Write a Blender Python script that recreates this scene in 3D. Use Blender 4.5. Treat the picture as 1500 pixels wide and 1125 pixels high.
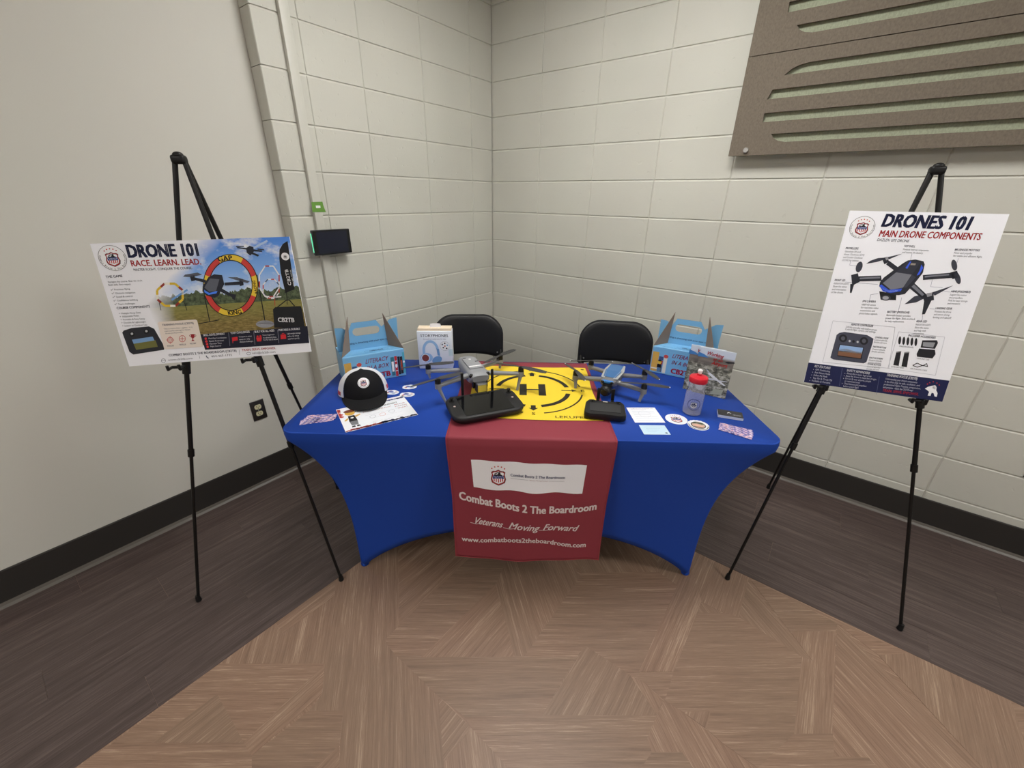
import bpy, bmesh, math, random
import numpy as np
from mathutils import Vector, Matrix
from mathutils.geometry import tessellate_polygon
random.seed(7)
for o in list(bpy.data.objects): bpy.data.objects.remove(o)
SC = bpy.context.scene
COL = SC.collection
PI = math.pi
def rad(a): return math.radians(a)

# ------------------------------------------------------------------ camera
YAW, PITCH, ROLL = 2.2225, -0.4284, 0.0150
CAMP = Vector((2.2000, -2.6038, 1.5243))
FPX = 599.25                                   # focal length in pixels of a 1500 px wide frame
fw = Vector((math.cos(PITCH)*math.cos(YAW), math.cos(PITCH)*math.sin(YAW), math.sin(PITCH)))
rt = fw.cross(Vector((0, 0, 1))).normalized(); up = rt.cross(fw)
rt, up = math.cos(ROLL)*rt + math.sin(ROLL)*up, -math.sin(ROLL)*rt + math.cos(ROLL)*up
cam = bpy.data.cameras.new('camera'); cam_o = bpy.data.objects.new('camera', cam); COL.objects.link(cam_o)
cam.sensor_fit = 'HORIZONTAL'; cam.sensor_width = 36; cam.lens = FPX/1500*36
cam.clip_start = .02; cam.clip_end = 60
cam_o.matrix_world = Matrix(((rt.x, up.x, -fw.x, CAMP.x), (rt.y, up.y, -fw.y, CAMP.y), (rt.z, up.z, -fw.z, CAMP.z), (0, 0, 0, 1)))
SC.camera = cam_o
def floor_pt(px, py, z=0.):
    d = fw + rt*((px-750)/FPX) - up*((py-562.5)/FPX)
    return CAMP + d*((z-CAMP.z)/d.z)

# ------------------------------------------------------------------ world, exposure, ceiling lights
W_ = bpy.data.worlds.new('world'); SC.world = W_; W_.use_nodes = True
W_.node_tree.nodes['Background'].inputs[0].default_value = (.5, .5, .5, 1)
W_.node_tree.nodes['Background'].inputs[1].default_value = .05
SC.view_settings.view_transform = 'Standard'; SC.view_settings.look = 'None'
SC.view_settings.gamma = 1; SC.view_settings.use_curve_mapping = False
SC.view_settings.exposure = 0.0
CEIL = 2.845
LIGHT_E = 16.8
LIGHT_C = (1.0, .984, .940)
LIGHTS = [(1.45, -1.25), (4.15, -1.25), (1.45, -4.6), (4.15, -4.6)]

# ------------------------------------------------------------------ materials
def lin(c):
    c = c/255.
    return c/12.92 if c <= .04045 else ((c+.055)/1.055)**2.4
def L3(c): return (lin(c[0]), lin(c[1]), lin(c[2]), 1)
_mc = {}
def mat(name, rgb, rough=.5, metal=0., spec=.5, **kw):
    key = (name, tuple(rgb), rough, metal)
    if key in _mc: return _mc[key]
    m = bpy.data.materials.new(name); m.use_nodes = True
    b = m.node_tree.nodes['Principled BSDF']
    b.inputs['Base Color'].default_value = L3(rgb); b.inputs['Roughness'].default_value = rough
    b.inputs['Metallic'].default_value = metal; b.inputs['Specular IOR Level'].default_value = spec
    for k, v in kw.items(): b.inputs[k].default_value = v
    _mc[key] = m
    return m
def ink(*rgb, rough=.45): return mat('print_ink', rgb, rough, 0, .35)
class NT:
    def __init__(s, m): s.m = m; s.t = m.node_tree; s.b = s.t.nodes['Principled BSDF']
    def n(s, typ, **kw):
        x = s.t.nodes.new(typ)
        for k, v in kw.items():
            if k.startswith('i_'):
                key = k[2:]; key = int(key) if key.isdigit() else key
                x.inputs[key].default_value = v
            else: setattr(x, k, v)
        return x
    def l(s, a, b): s.t.links.new(a, b)
    def ramp(s, fac, stops):
        r = s.n('ShaderNodeValToRGB'); e = r.color_ramp.elements
        while len(e) < len(stops): e.new(.5)
        for k, (p, c) in enumerate(stops): e[k].position = p; e[k].color = c
        s.l(fac, r.inputs[0]); return r.outputs[0]
    def mix(s, f, a, b, typ='MIX'):
        x = s.n('ShaderNodeMix', data_type='RGBA', blend_type=typ)
        if hasattr(f, 'links'): s.l(f, x.inputs[0])
        else: x.inputs[0].default_value = f
        for sock, v in ((x.inputs[6], a), (x.inputs[7], b)):
            if hasattr(v, 'links'): s.l(v, sock)
            else: sock.default_value = v
        return x.outputs[2]
    def noise(s, vec, scale, detail=3, rough=.5, **kw):
        x = s.n('ShaderNodeTexNoise', i_Scale=scale, i_Detail=detail, i_Roughness=rough, **kw)
        if vec is not None: s.l(vec, x.inputs['Vector'])
        return x.outputs['Fac']
    def mapping(s, vec, scale=(1, 1, 1), loc=(0, 0, 0), rot=(0, 0, 0)):
        x = s.n('ShaderNodeMapping'); x.inputs['Scale'].default_value = scale; x.inputs['Location'].default_value = loc; x.inputs['Rotation'].default_value = rot
        s.l(vec, x.inputs[0]); return x.outputs[0]
    def bump(s, h, strength=.3, dist=.002):
        x = s.n('ShaderNodeBump', i_Strength=strength, i_Distance=dist); s.l(h, x.inputs['Height']); s.l(x.outputs[0], s.b.inputs['Normal']); return x
    def color(s, c): s.l(c, s.b.inputs['Base Color'])
def paint_mat(name, rgb, kind):
    m = mat(name, rgb, .55, 0, .35); t = NT(m)
    g = t.n('ShaderNodeNewGeometry').outputs['Position']
    if kind == 'block':
        a = t.noise(g, 90, 4, .6); p = t.noise(g, 34, 2, .5)
        pit = t.ramp(p, [(.27, (0, 0, 0, 1)), (.34, (1, 1, 1, 1))])
        lo = t.noise(g, 9, 3, .55)
        mm = t.n('ShaderNodeMath', operation='MULTIPLY_ADD', i_1=.35); t.l(a, mm.inputs[0]); t.l(pit, mm.inputs[2])
        m2 = t.n('ShaderNodeMath', operation='MULTIPLY_ADD', i_1=.45); t.l(lo, m2.inputs[0]); t.l(mm.outputs[0], m2.inputs[2])
        t.bump(m2.outputs[0], .5, .0018)
        v = t.noise(g, 1.6, 2, .5)
        c = t.ramp(v, [(.3, L3([x*.975 for x in rgb])), (.7, L3([min(255, x*1.015) for x in rgb]))]); t.color(c)
    else:
        a = t.noise(g, 260, 3, .6); t.bump(a, .12, .001)
        v = t.noise(g, 1.1, 2, .5)
        c = t.ramp(v, [(.3, L3([x*.985 for x in rgb])), (.7, L3(rgb))]); t.color(c)
    return m
M_BLOCK = paint_mat('painted_block', (205, 204, 195), 'block')
M_WALL = paint_mat('painted_plaster', (212, 210, 202), 'flat')
M_CEIL = paint_mat('ceiling_paint', (225, 224, 218), 'flat')
def wood_mat(name, stops, scale, rough=.42, bumpy=.08):
    m = mat(name, (128, 104, 86), rough, 0, .4); t = NT(m)
    oc = t.n('ShaderNodeTexCoord').outputs['Object']
    oi = t.n('ShaderNodeObjectInfo')
    off = t.n('ShaderNodeVectorMath', operation='SCALE'); off.inputs[0].default_value = (13.7, 7.3, 3.1)
    t.l(oi.outputs['Random'], off.inputs['Scale'])
    ad = t.n('ShaderNodeVectorMath', operation='ADD'); t.l(oc, ad.inputs[0]); t.l(off.outputs[0], ad.inputs[1])
    v = ad.outputs[0]
    fine = t.noise(t.mapping(v, (8.0, scale, 1)), 1, 6, .74)
    broad = t.noise(t.mapping(v, (1.4, scale*.22, 1)), 1, 3, .6)
    f = t.n('ShaderNodeMath', operation='MULTIPLY_ADD', i_1=.62); t.l(fine, f.inputs[0])
    g = t.n('ShaderNodeMath', operation='MULTIPLY', i_1=.38); t.l(broad, g.inputs[0]); t.l(g.outputs[0], f.inputs[2])
    c = t.ramp(f.outputs[0], stops)
    hue = t.noise(t.mapping(v, (1.1, 1.6, 1)), 1, 2, .5)
    c2 = t.mix(t.ramp(hue, [(.42, (0, 0, 0, 1)), (.62, (.28, .28, .28, 1))]), c, L3((116, 102, 86)), 'MIX') if bumpy > .05 else c
    t.color(c2); t.bump(fine, bumpy, .0006)
    return m
M_LIGHTWOOD = wood_mat('light_wood_vinyl', [(.30, L3((108, 84, 69))), (.45, L3((134, 107, 90))), (.55, L3((147, 120, 101))), (.66, L3((184, 158, 136)))], 240)
M_DARKWOOD = wood_mat('dark_wood_vinyl', [(.34, L3((62, 51, 49))), (.5, L3((80, 68, 65))), (.64, L3((104, 90, 86)))], 190, .38, .04)
M_RUBBER = mat('rubber_base', (48, 45, 43), .5, 0, .4)
M_TOE_HIGHLIGHT = mat('rubber_toe_highlight', (92, 86, 80), .45)  # paler than the base: highlight of the coved edge put into the colour
M_BLACKMETAL = mat('black_metal', (15, 14, 14), .42, 0, .35)
M_BLACKPL = mat('black_plastic', (19, 19, 20), .45, 0, .35)
M_SCREEN = mat('dark_glass_screen', (10, 11, 14), .08, 0, .5)
M_CHROME = mat('polished_steel', (196, 194, 192), .3, .6)
M_WHITE = mat('white_board', (244, 245, 252), .38, 0, .4)
def felt_mat(name, rgb, sc):
    m = mat(name, rgb, .95, 0, .1); t = NT(m)
    g = t.n('ShaderNodeNewGeometry').outputs['Position']
    a = t.noise(t.mapping(g, (sc*1.0, sc, sc*.6)), 1, 4, .65)
    c = t.ramp(a, [(.3, L3([x*.92 for x in rgb])), (.7, L3([min(255, x*1.07) for x in rgb]))]); t.color(c); t.bump(a, .25, .001)
    return m
M_FELT = felt_mat('taupe_felt', (120, 111, 100), 150)
M_GREENFELT = felt_mat('sage_felt', (158, 163, 142), 170)
def cloth_mat(name, rgb, rough=.8, sc=900, sheen=0.):
    m = mat(name, rgb, rough, 0, .25); t = NT(m)
    oc = t.n('ShaderNodeTexCoord').outputs['Object']
    a = t.noise(oc, sc, 2, .5); t.bump(a, .12, .0004)
    if sheen:
        t.b.inputs['Sheen Weight'].default_value = sheen
    return m
M_BLUE = cloth_mat('blue_spandex', (26, 68, 164), .62)
M_MAROON = cloth_mat('maroon_polyester', (140, 56, 68), .6)
M_VINYL = mat('black_vinyl', (26, 26, 29), .46, 0, .45)

# ------------------------------------------------------------------ mesh helpers
class MB:
    def __init__(s): s.v = []; s.f = []; s.mi = []; s.sm = []
    def add(s, vs, fs, mi=0, M=None, smooth=False):
        k = len(s.v)
        if M is not None: vs = [M @ Vector(v) for v in vs]
        s.v += [tuple(v) for v in vs]; s.f += [tuple(i+k for i in f) for f in fs]
        s.mi += [mi]*len(fs); s.sm += [smooth]*len(fs); return s
    def bm(s, b, mi=0, M=None, smooth=False):
        b.verts.index_update()
        s.add([v.co.copy() for v in b.verts], [[v.index for v in f.verts] for f in b.faces], mi, M, smooth); b.free(); return s
    def box(s, c, d, bev=0., seg=2, mi=0, M=None, smooth=False):
        b = bmesh.new(); bmesh.ops.create_cube(b, size=1)
        for v in b.verts: v.co = Vector((v.co.x*d[0]+c[0], v.co.y*d[1]+c[1], v.co.z*d[2]+c[2]))
        if bev: bmesh.ops.bevel(b, geom=list(b.edges), offset=bev, segments=seg, affect='EDGES', profile=.5)
        return s.bm(b, mi, M, smooth or bev > 0)
    def cyl(s, p0, p1, r0, r1=None, n=12, mi=0, M=None, caps=True, smooth=True):
        r1 = r0 if r1 is None else r1
        p0 = Vector(p0); p1 = Vector(p1); d = (p1-p0).normalized()
        a = d.orthogonal().normalized(); b = d.cross(a); vs = []
        for p, r in ((p0, r0), (p1, r1)):
            for i in range(n):
                th = 2*PI*i/n; vs.append(p + a*(r*math.cos(th)) + b*(r*math.sin(th)))
        s.add(vs, [[i, (i+1) % n, n+(i+1) % n, n+i] for i in range(n)], mi, M, smooth)
        if caps: s.add(vs, [list(range(n))[::-1], list(range(n, 2*n))], mi, M, False)
        return s
    def tube(s, pts, r, n=8, mi=0, M=None, smooth=True):
        pts = [Vector(p) for p in pts]; vs = []; fs = []
        rr = r if isinstance(r, (list, tuple)) else [r]*len(pts)
        ref = None
        for i, p in enumerate(pts):
            d = (pts[min(i+1, len(pts)-1)] - pts[max(i-1, 0)]).normalized()
            if ref is None: ref = d.orthogonal().normalized()
            a = (ref - d*ref.dot(d)).normalized(); ref = a; b = d.cross(a)
            for k in range(n):
                th = 2*PI*k/n; vs.append(p + a*(rr[i]*math.cos(th)) + b*(rr[i]*math.sin(th)))
        for i in range(len(pts)-1):
            for k in range(n): fs.append([i*n+k, i*n+(k+1) % n, (i+1)*n+(k+1) % n, (i+1)*n+k])
        s.add(vs, fs, mi, M, smooth); m = (len(pts)-1)*n
        s.add(vs, [list(range(n))[::-1], list(range(m, m+n))], mi, M, False); return s
    def lathe(s, prof, n=24, mi=0, M=None, smooth=True):
        vs = []; fs = []; k = len(prof)
        for i in range(n):
            th = 2*PI*i/n
            for r, z in prof: vs.append((r*math.cos(th), r*math.sin(th), z))
        for i in range(n):
            for j in range(k-1):
                a = i*k+j; b = ((i+1) % n)*k+j; fs.append([a, b, b+1, a+1])
        return s.add(vs, fs, mi, M, smooth)
    def prism(s, poly, z0, z1, mi=0, M=None, side_mi=None):
        n = len(poly); vs = [(x, y, z0) for x, y in poly] + [(x, y, z1) for x, y in poly]
        s.add(vs, [list(range(n))[::-1], list(range(n, 2*n))], mi, M)
        return s.add(vs, [[i, (i+1) % n, n+(i+1) % n, n+i] for i in range(n)], mi if side_mi is None else side_mi, M)
    def grid(s, fn, nu, nv, mi=0, M=None, smooth=True, closed=False):
        vs = [fn(i/nu, j/nv) for j in range(nv+1) for i in range(nu+1)]
        fs = [[j*(nu+1)+i, j*(nu+1)+i+1, (j+1)*(nu+1)+i+1, (j+1)*(nu+1)+i] for j in range(nv) for i in range(nu)]
        return s.add(vs, fs, mi, M, smooth)
    def ball(s, c, r, mi=0, M=None, nu=16, nv=10):
        rr = r if isinstance(r, (tuple, list)) else (r, r, r)
        return s.grid(lambda u, v: (c[0]+rr[0]*math.cos(2*PI*u)*math.sin(PI*v), c[1]+rr[1]*math.sin(2*PI*u)*math.sin(PI*v), c[2]+rr[2]*math.cos(PI*v)), nu, nv, mi, M)
    def mesh(s, name, mats, angle=35):
        me = bpy.data.meshes.new(name); me.from_pydata(s.v, [], s.f)
        for m in (mats if isinstance(mats, (list, tuple)) else [mats]): me.materials.append(m)
        me.polygons.foreach_set('material_index', s.mi); me.polygons.foreach_set('use_smooth', s.sm)
        me.update(); me.validate()
        if any(s.sm): me.set_sharp_from_angle(angle=rad(angle))
        return me
    def obj(s, name, mats, parent=None, label=None, angle=35):
        return link(name, s.mesh(name, mats, angle), parent, label)
def link(name, me, parent=None, label=None):
    o = bpy.data.objects.new(name, me); COL.objects.link(o)
    if parent is not None: o.parent = parent
    if label: o['label'] = label
    return o
def tag(o, label=None, cat=None, group=None, kind=None):
    if label: o['label'] = label
    if cat: o['category'] = cat
    if group: o['group'] = group
    if kind: o['kind'] = kind
    return o
def thing(name, label, cat, loc=(0, 0, 0), rz=0., group=None, M=None):
    o = bpy.data.objects.new(name, None); COL.objects.link(o); o.empty_display_size = .05
    if M is not None: o.matrix_world = M
    else: o.location = loc; o.rotation_euler = (0, 0, rz)
    return tag(o, label, cat, group)
def struct(name, mb, mats, label, cat): return tag(mb.obj(name, mats), label, cat, None, 'structure')

# ------------------------------------------------------------------ flat print (lettering, emblems, pictures)
_tc = {}
def text_polys(s, bold=0., res=2):
    key = (s, bold, res)
    if key in _tc: return _tc[key]
    cu = bpy.data.curves.new('t', 'FONT'); cu.body = s; cu.size = 1; cu.resolution_u = res; cu.offset = bold; cu.fill_mode = 'FRONT'
    o = bpy.data.objects.new('t', cu); me = o.to_mesh()
    vs = [(v.co.x, v.co.y) for v in me.vertices]; fs = [tuple(p.vertices) for p in me.polygons]
    o.to_mesh_clear(); bpy.data.objects.remove(o); bpy.data.curves.remove(cu)
    _tc[key] = (vs, fs); return vs, fs
CAP = max(y for x, y in text_polys('H')[0])
def homog(src, dst):
    A = []; b = []
    for (x, y), (u, v) in zip(src, dst):
        A.append([x, y, 1, 0, 0, 0, -u*x, -u*y]); b.append(u); A.append([0, 0, 0, x, y, 1, -v*x, -v*y]); b.append(v)
    h = np.linalg.solve(np.array(A, float), np.array(b, float)); h = np.append(h, 1).reshape(3, 3)
    def f(x, y):
        w = h @ np.array([x, y, 1.]); return (w[0]/w[2], w[1]/w[2])
    return f
class Print:
    """flat ink laid on a surface: map(u, v, height) -> local 3D point"""
    def __init__(s, mapf, px=None, h0=.0003, step=.00012):
        s.map = mapf; s.px = px or (lambda x, y: (x, y)); s.h0 = h0; s.step = step; s.reset()
    def reset(s): s.v = []; s.f = []; s.mi = []; s.mats = []; s.L = 0
    def _m(s, c):
        m = c if isinstance(c, bpy.types.Material) else ink(*c)
        if m not in s.mats: s.mats.append(m)
        return s.mats.index(m)
    def raw(s, pts, faces, c):
        k = len(s.v); h = s.h0 + s.L*s.step
        s.v += [tuple(s.map(x, y, h)) for x, y in pts]; mi = s._m(c)
        for f in faces: s.f.append(tuple(i+k for i in f)); s.mi.append(mi)
    def poly(s, pts, c, uv=False):
        P = [tuple(p) for p in pts] if uv else [s.px(*p) for p in pts]
        tri = tessellate_polygon([[Vector((x, y, 0)) for x, y in P]])
        s.raw(P, tri, c)
    def ell(s, cx, cy, rx, ry, c, n=24, rot=0, uv=False, a0=0, a1=2*PI):
        co, si = math.cos(rot), math.sin(rot)
        P = []
        for i in range(n):
            a = a0+(a1-a0)*i/n; x = rx*math.cos(a); y = ry*math.sin(a); P.append((cx+co*x-si*y, cy+si*x+co*y))
        s.poly(P, c, uv)
    def ring(s, cx, cy, rx, ry, w, c, a0=0., a1=2*PI, n=48, uv=False, wy=None):
        f = (lambda x, y: (x, y)) if uv else s.px
        wy = w if wy is None else wy; P = []
        for i in range(n+1):
            a = a0+(a1-a0)*i/n
            P.append(f(cx+rx*math.cos(a), cy+ry*math.sin(a))); P.append(f(cx+(rx-w)*math.cos(a), cy+(ry-wy)*math.sin(a)))
        s.raw(P, [(2*i, 2*i+2, 2*i+3, 2*i+1) for i in range(n)], c)
    def line(s, pts, w, c, uv=False):
        for a, b in zip(pts[:-1], pts[1:]):
            dx, dy = b[0]-a[0], b[1]-a[1]; l = math.hypot(dx, dy) or 1; nx, ny = -dy/l*w/2, dx/l*w/2
            s.poly([(a[0]+nx, a[1]+ny), (b[0]+nx, b[1]+ny), (b[0]-nx, b[1]-ny), (a[0]-nx, a[1]-ny)], c, uv)
    def text(s, t, x, y, h, c, width=None, align='L', bold=.0, shear=0., rot=0., xs=1., bend=None, res=2):
        """x, y baseline in surface units; h = capital height"""
        vs, fs = text_polys(t, 0., res)
        if not vs: return
        x0 = min(p[0] for p in vs); x1 = max(p[0] for p in vs); k = h/CAP
        kx = width/max(1e-6, x1-x0) if width else k*xs
        Wd = (x1-x0)*kx; ox = {'L': 0, 'C': -Wd/2, 'R': -Wd}[align]
        co, si = math.cos(rot), math.sin(rot); P = []
        for a, b in vs:
            X = (a-x0)*kx + b*k*shear + ox; Y = b*k
            if bend: Y += bend((a-x0)*kx/Wd)
            P.append((x+co*X-si*Y, y+si*X+co*Y))
        if not bold: s.raw(P, fs, c)
        else:
            b = bold*k*1.15
            for dx, dy in ((-b, -b*.6), (b, -b*.6), (-b, b*.6), (b, b*.6)): s.raw([(q[0]+dx, q[1]+dy) for q in P], fs, c)
    def textpx(s, t, p0, p1, cap, c, bold=.0, shear=0., res=2):
        a = s.px(*p0); b = s.px(*p1); q = s.px(p0[0], p0[1]-cap)
        s.text(t, a[0], a[1], abs(q[1]-a[1]), c, math.hypot(b[0]-a[0], b[1]-a[1]), 'L', bold, shear, math.atan2(b[1]-a[1], b[0]-a[0]), res=res)
    def arc_text(s, t, cx, cy, r, h, c, a_mid, span, inside=False):
        """letters on a circle; a_mid = angle of the middle of the text; below the centre letters stand upright"""
        n = len(t)
        for i, ch in enumerate(t):
            if ch == ' ': continue
            a = a_mid + (i-(n-1)/2)*span/(n-1); th = a+PI/2
            s.text(ch, cx+r*math.cos(a), cy+r*math.sin(a), h, c, None, 'C', .01, 0, th, res=1)
    def build(s, name, parent, label=None):
        me = bpy.data.meshes.new(name); me.from_pydata(s.v, [], s.f)
        for m in s.mats: me.materials.append(m)
        me.polygons.foreach_set('material_index', s.mi); me.update()
        o = link(name, me, parent, label); s.reset(); return o
NAVY = (27, 34, 74); RED = (190, 45, 50); BLACK = (22, 22, 26); WHT = (242, 242, 246)
def emblem(p, cx, cy, r, disc=True, mono=None, text=True, stars=True):
    """round emblem: shield with stripes, stars and a saluting figure (surface units)"""
    K = mono or BLACK; N = mono or (45, 62, 130); R_ = mono or RED; Wt = WHT
    if disc:
        p.ell(cx, cy, r, r, Wt, 40, uv=True); p.L += 1
        p.ring(cx, cy, r, r, r*.03, K, uv=True)
    if text:
        p.arc_text('Combat Boots 2 The Boardroom', cx, cy, r*.93, r*.13, K, -PI/2, rad(205))
    k = r*.80; cy2 = cy-r*.06
    half = [(0, .62), (.2, .50), (.42, .50), (.56, .40), (.50, .18), (.60, -.18), (.52, -.48), (.28, -.62), (0, -.74)]
    sh = half+[(-x, y) for x, y in half[-2:0:-1]]
    S = lambda f, pts: [(cx+x*f*k, cy2+y*f*k) for x, y in pts]
    p.poly(S(1.08, sh), K, True); p.L += 1; p.poly(S(1.0, sh), R_ if not mono else Wt, True); p.L += 1
    p.poly(S(.90, sh), K, True); p.L += 1; p.poly(S(.86, sh), Wt, True); p.L += 1
    for i in range(5):
        x = -.36+i*.18; p.poly(S(1, [(x-.045, -.12), (x+.045, -.12), (x+.045, -.50+abs(i-2)*.05), (x-.045, -.50+abs(i-2)*.05)]), R_, True)
    p.poly(S(1, [(-.44, .14), (.44, .14), (.47, -.16), (-.47, -.16)]), N, True); p.L += 1
    for j in range(2):
        for i in range(6-j): p.ell(cx+(-.34+i*.136+j*.068)*k, cy2+(.04-j*.12)*k, .034*k, .034*k, Wt, 6, uv=True)
    p.poly(S(1, [(-.40, .12), (-.30, .24), (-.12, .22), (-.02, .28), (.0, .42), (.10, .47), (.19, .40), (.18, .28), (.30, .20), (.40, .13)]), K, True)
    p.poly(S(1, [(-.42, .26), (-.02, .46), (.02, .40), (-.28, .24)]), K, True)
    if stars:
        for a in (50, 70, 90, 110, 130):
            p.ell(cx+r*.66*math.cos(rad(a)), cy+r*.06+r*.66*math.sin(rad(a)), r*.055, r*.055, R_, 5, uv=True)
    p.L += 1

# ------------------------------------------------------------------ room shell
RX, RY = 7.2, -7.2
XS = -.088                                          # plane of the smooth plaster wall
fl = struct('floor', MB().box(((RX+XS)/2, RY/2, -.05), (RX-XS+.3, -RY+.3, .1)), M_LIGHTWOOD, 'wood-look vinyl floor with light parquet centre and dark plank border', 'floor')
struct('ceiling', MB().box(((RX+XS)/2, RY/2, CEIL+.05), (RX-XS+.3, -RY+.3, .1)), M_CEIL, 'white painted ceiling above the room', 'ceiling')
wr = struct('wall_right', MB().box((RX/2, .0548, CEIL/2), (RX+.2, .1, CEIL)), M_BLOCK, 'cream painted concrete block wall behind the right easel', 'wall')
wl = struct('wall_left', MB().box((-.0548, -.772, CEIL/2), (.10, 1.536, CEIL)), M_BLOCK, 'cream painted concrete block wall left of the corner', 'wall')
ws = struct('wall_side', MB().box((XS-.05, (-1.50+RY)/2, CEIL/2), (.1, -RY-1.50, CEIL)), M_WALL, 'smooth cream plaster wall behind the landscape poster easel', 'wall')
struct('wall_back', MB().box((RX/2, RY-.05, CEIL/2), (RX+.4, .1, CEIL)), M_WALL, 'plain cream wall at the back of the room', 'wall')
struct('wall_front', MB().box((RX+.05, RY/2, CEIL/2), (.1, -RY+.2, CEIL)), M_WALL, 'plain cream wall on the far side of the room', 'wall')
RH = .2032
_bm = {}
def block_mesh(w, depth, end=False):
    key = (round(w, 4), depth, end)
    if key in _bm: return _bm[key]
    j = .0016; c = .0030; ct = .0068; cb = .0018; dp = .0042; h = RH
    x0, x1, z0, z1 = j, w-j, j, h-j
    if end: x1 = w
    # local x along the wall, y out of the wall is -y, front face at y = 0; the top edge is tooled back the most
    vs = [(x0+c, 0, z0+cb), (x1-c, 0, z0+cb), (x1-c, 0, z1-ct), (x0+c, 0, z1-ct),
          (x0, dp, z0), (x1, dp, z0), (x1, dp, z1), (x0, dp, z1),
          (x0, depth, z0), (x1, depth, z0), (x1, depth, z1), (x0, depth, z1)]
    fs = [(0, 1, 2, 3), (4, 5, 1, 0), (5, 6, 2, 1), (6, 7, 3, 2), (7, 4, 0, 3), (8, 9, 5, 4), (9, 10, 6, 5), (10, 11, 7, 6), (11, 8, 4, 7)]
    mb = MB().add(vs, fs); me = mb.mesh('concrete_block', M_BLOCK); _bm[key] = me; return me
cols = [0., .417]+[.417+.4064*k for k in range(1, 17)]
for a, b in zip(cols[:-1], cols[1:]):
    me = block_mesh(b-a, .011)
    for r in range(14):
        o = link('concrete_block', me, wr); o.location = (a, 0, r*RH)
lc = [0., .216, .6246, 1.0339, 1.3436, 1.5479]
for i, (a, b) in enumerate(zip(lc[:-1], lc[1:])):
    last = i == len(lc)-2
    me = block_mesh(b-a, .098 if last else .011, last)
    for r in range(14):
        o = link('concrete_block', me, wl)
        o.matrix_basis = Matrix(((0, -1, 0, 0), (-1, 0, 0, -a), (0, 0, 1, r*RH), (0, 0, 0, 1)))
def baseboard(name, a, b, nrm, label, h=.160):
    a = Vector(a); b = Vector(b); n = Vector(nrm); prof = [(0, 0), (.020, 0), (.020, .002), (.011, .010), (.006, .022), (.006, h-.004), (.004, h), (0, h)]
    mb = MB()
    def P(i, j):
        d, z = prof[j]; q = (a if i == 0 else b)+n*d; return (q.x, q.y, z)
    for j in range(len(prof)-1): mb.add([P(0, j), P(1, j), P(1, j+1), P(0, j+1)], [(0, 1, 2, 3)], 1 if j in (1, 2, 3) else 0)
    mb.add([P(0, j) for j in range(8)], [list(range(8))]); mb.add([P(1, j) for j in range(8)], [list(range(8))])
    return struct(name, mb, [M_RUBBER, M_TOE_HIGHLIGHT], label, 'baseboard')
baseboard('baseboard_right', (0, 0, 0), (RX, 0, 0), (0, -1, 0), 'dark rubber baseboard along the right block wall')
baseboard('baseboard_left', (0, 0, 0), (0, -1.552, 0), (1, 0, 0), 'dark rubber baseboard along the short left block wall')
baseboard('baseboard_side', (XS, -1.549, 0), (XS, RY, 0), (1, 0, 0), 'dark rubber baseboard along the smooth plaster wall')
# dark border planks, 36 in wide along both walls
DB_X, DB_Y = .835, -.918
def plank(parent, poly, z0, z1, m, ang, name):
    c = Vector((sum(p[0] for p in poly)/len(poly), sum(p[1] for p in poly)/len(poly)))
    co, si = math.cos(-ang), math.sin(-ang)
    lp = [((x-c.x)*co-(y-c.y)*si, (x-c.x)*si+(y-c.y)*co) for x, y in poly]
    if sum(lp[i][0]*lp[(i+1) % len(lp)][1]-lp[(i+1) % len(lp)][0]*lp[i][1] for i in range(len(lp))) < 0: lp = lp[::-1]
    o = MB().prism(lp, z0, z1).obj(name, m, parent); o.location = (c.x, c.y, 0); o.rotation_euler = (0, 0, ang); return o
pw = (DB_X-XS)/6
for i in range(6):
    x0 = XS+i*pw; y = DB_Y-(.35*i) % .9
    ys = [DB_Y]+[y-.914*k for k in range(0 if y < DB_Y-.05 else 1, 8)]
    for a, b in zip(ys[:-1], ys[1:]):
        if a < RY: break
        g = .0003; plank(fl, [(x0+g, a-g), (x0+pw-g, a-g), (x0+pw-g, max(b, RY)+g), (x0+g, max(b, RY)+g)], -.006, .0012, M_DARKWOOD, PI/2, 'border_plank')
ph = -DB_Y/6
for i in range(6):
    y0 = DB_Y+i*ph; x = XS+.2+(.37*i) % .85
    xs = [XS, x]+[x+.914*k for k in range(1, 8)]
    for a, b in zip(xs[:-1], xs[1:]):
        if a > RX: break
        g = .0003; plank(fl, [(a+g, y0+g), (min(b, RX)-g, y0+g), (min(b, RX)-g, y0+ph-g), (a+g, y0+ph-g)], -.006, .0012, M_DARKWOOD, 0, 'border_plank')
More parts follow.
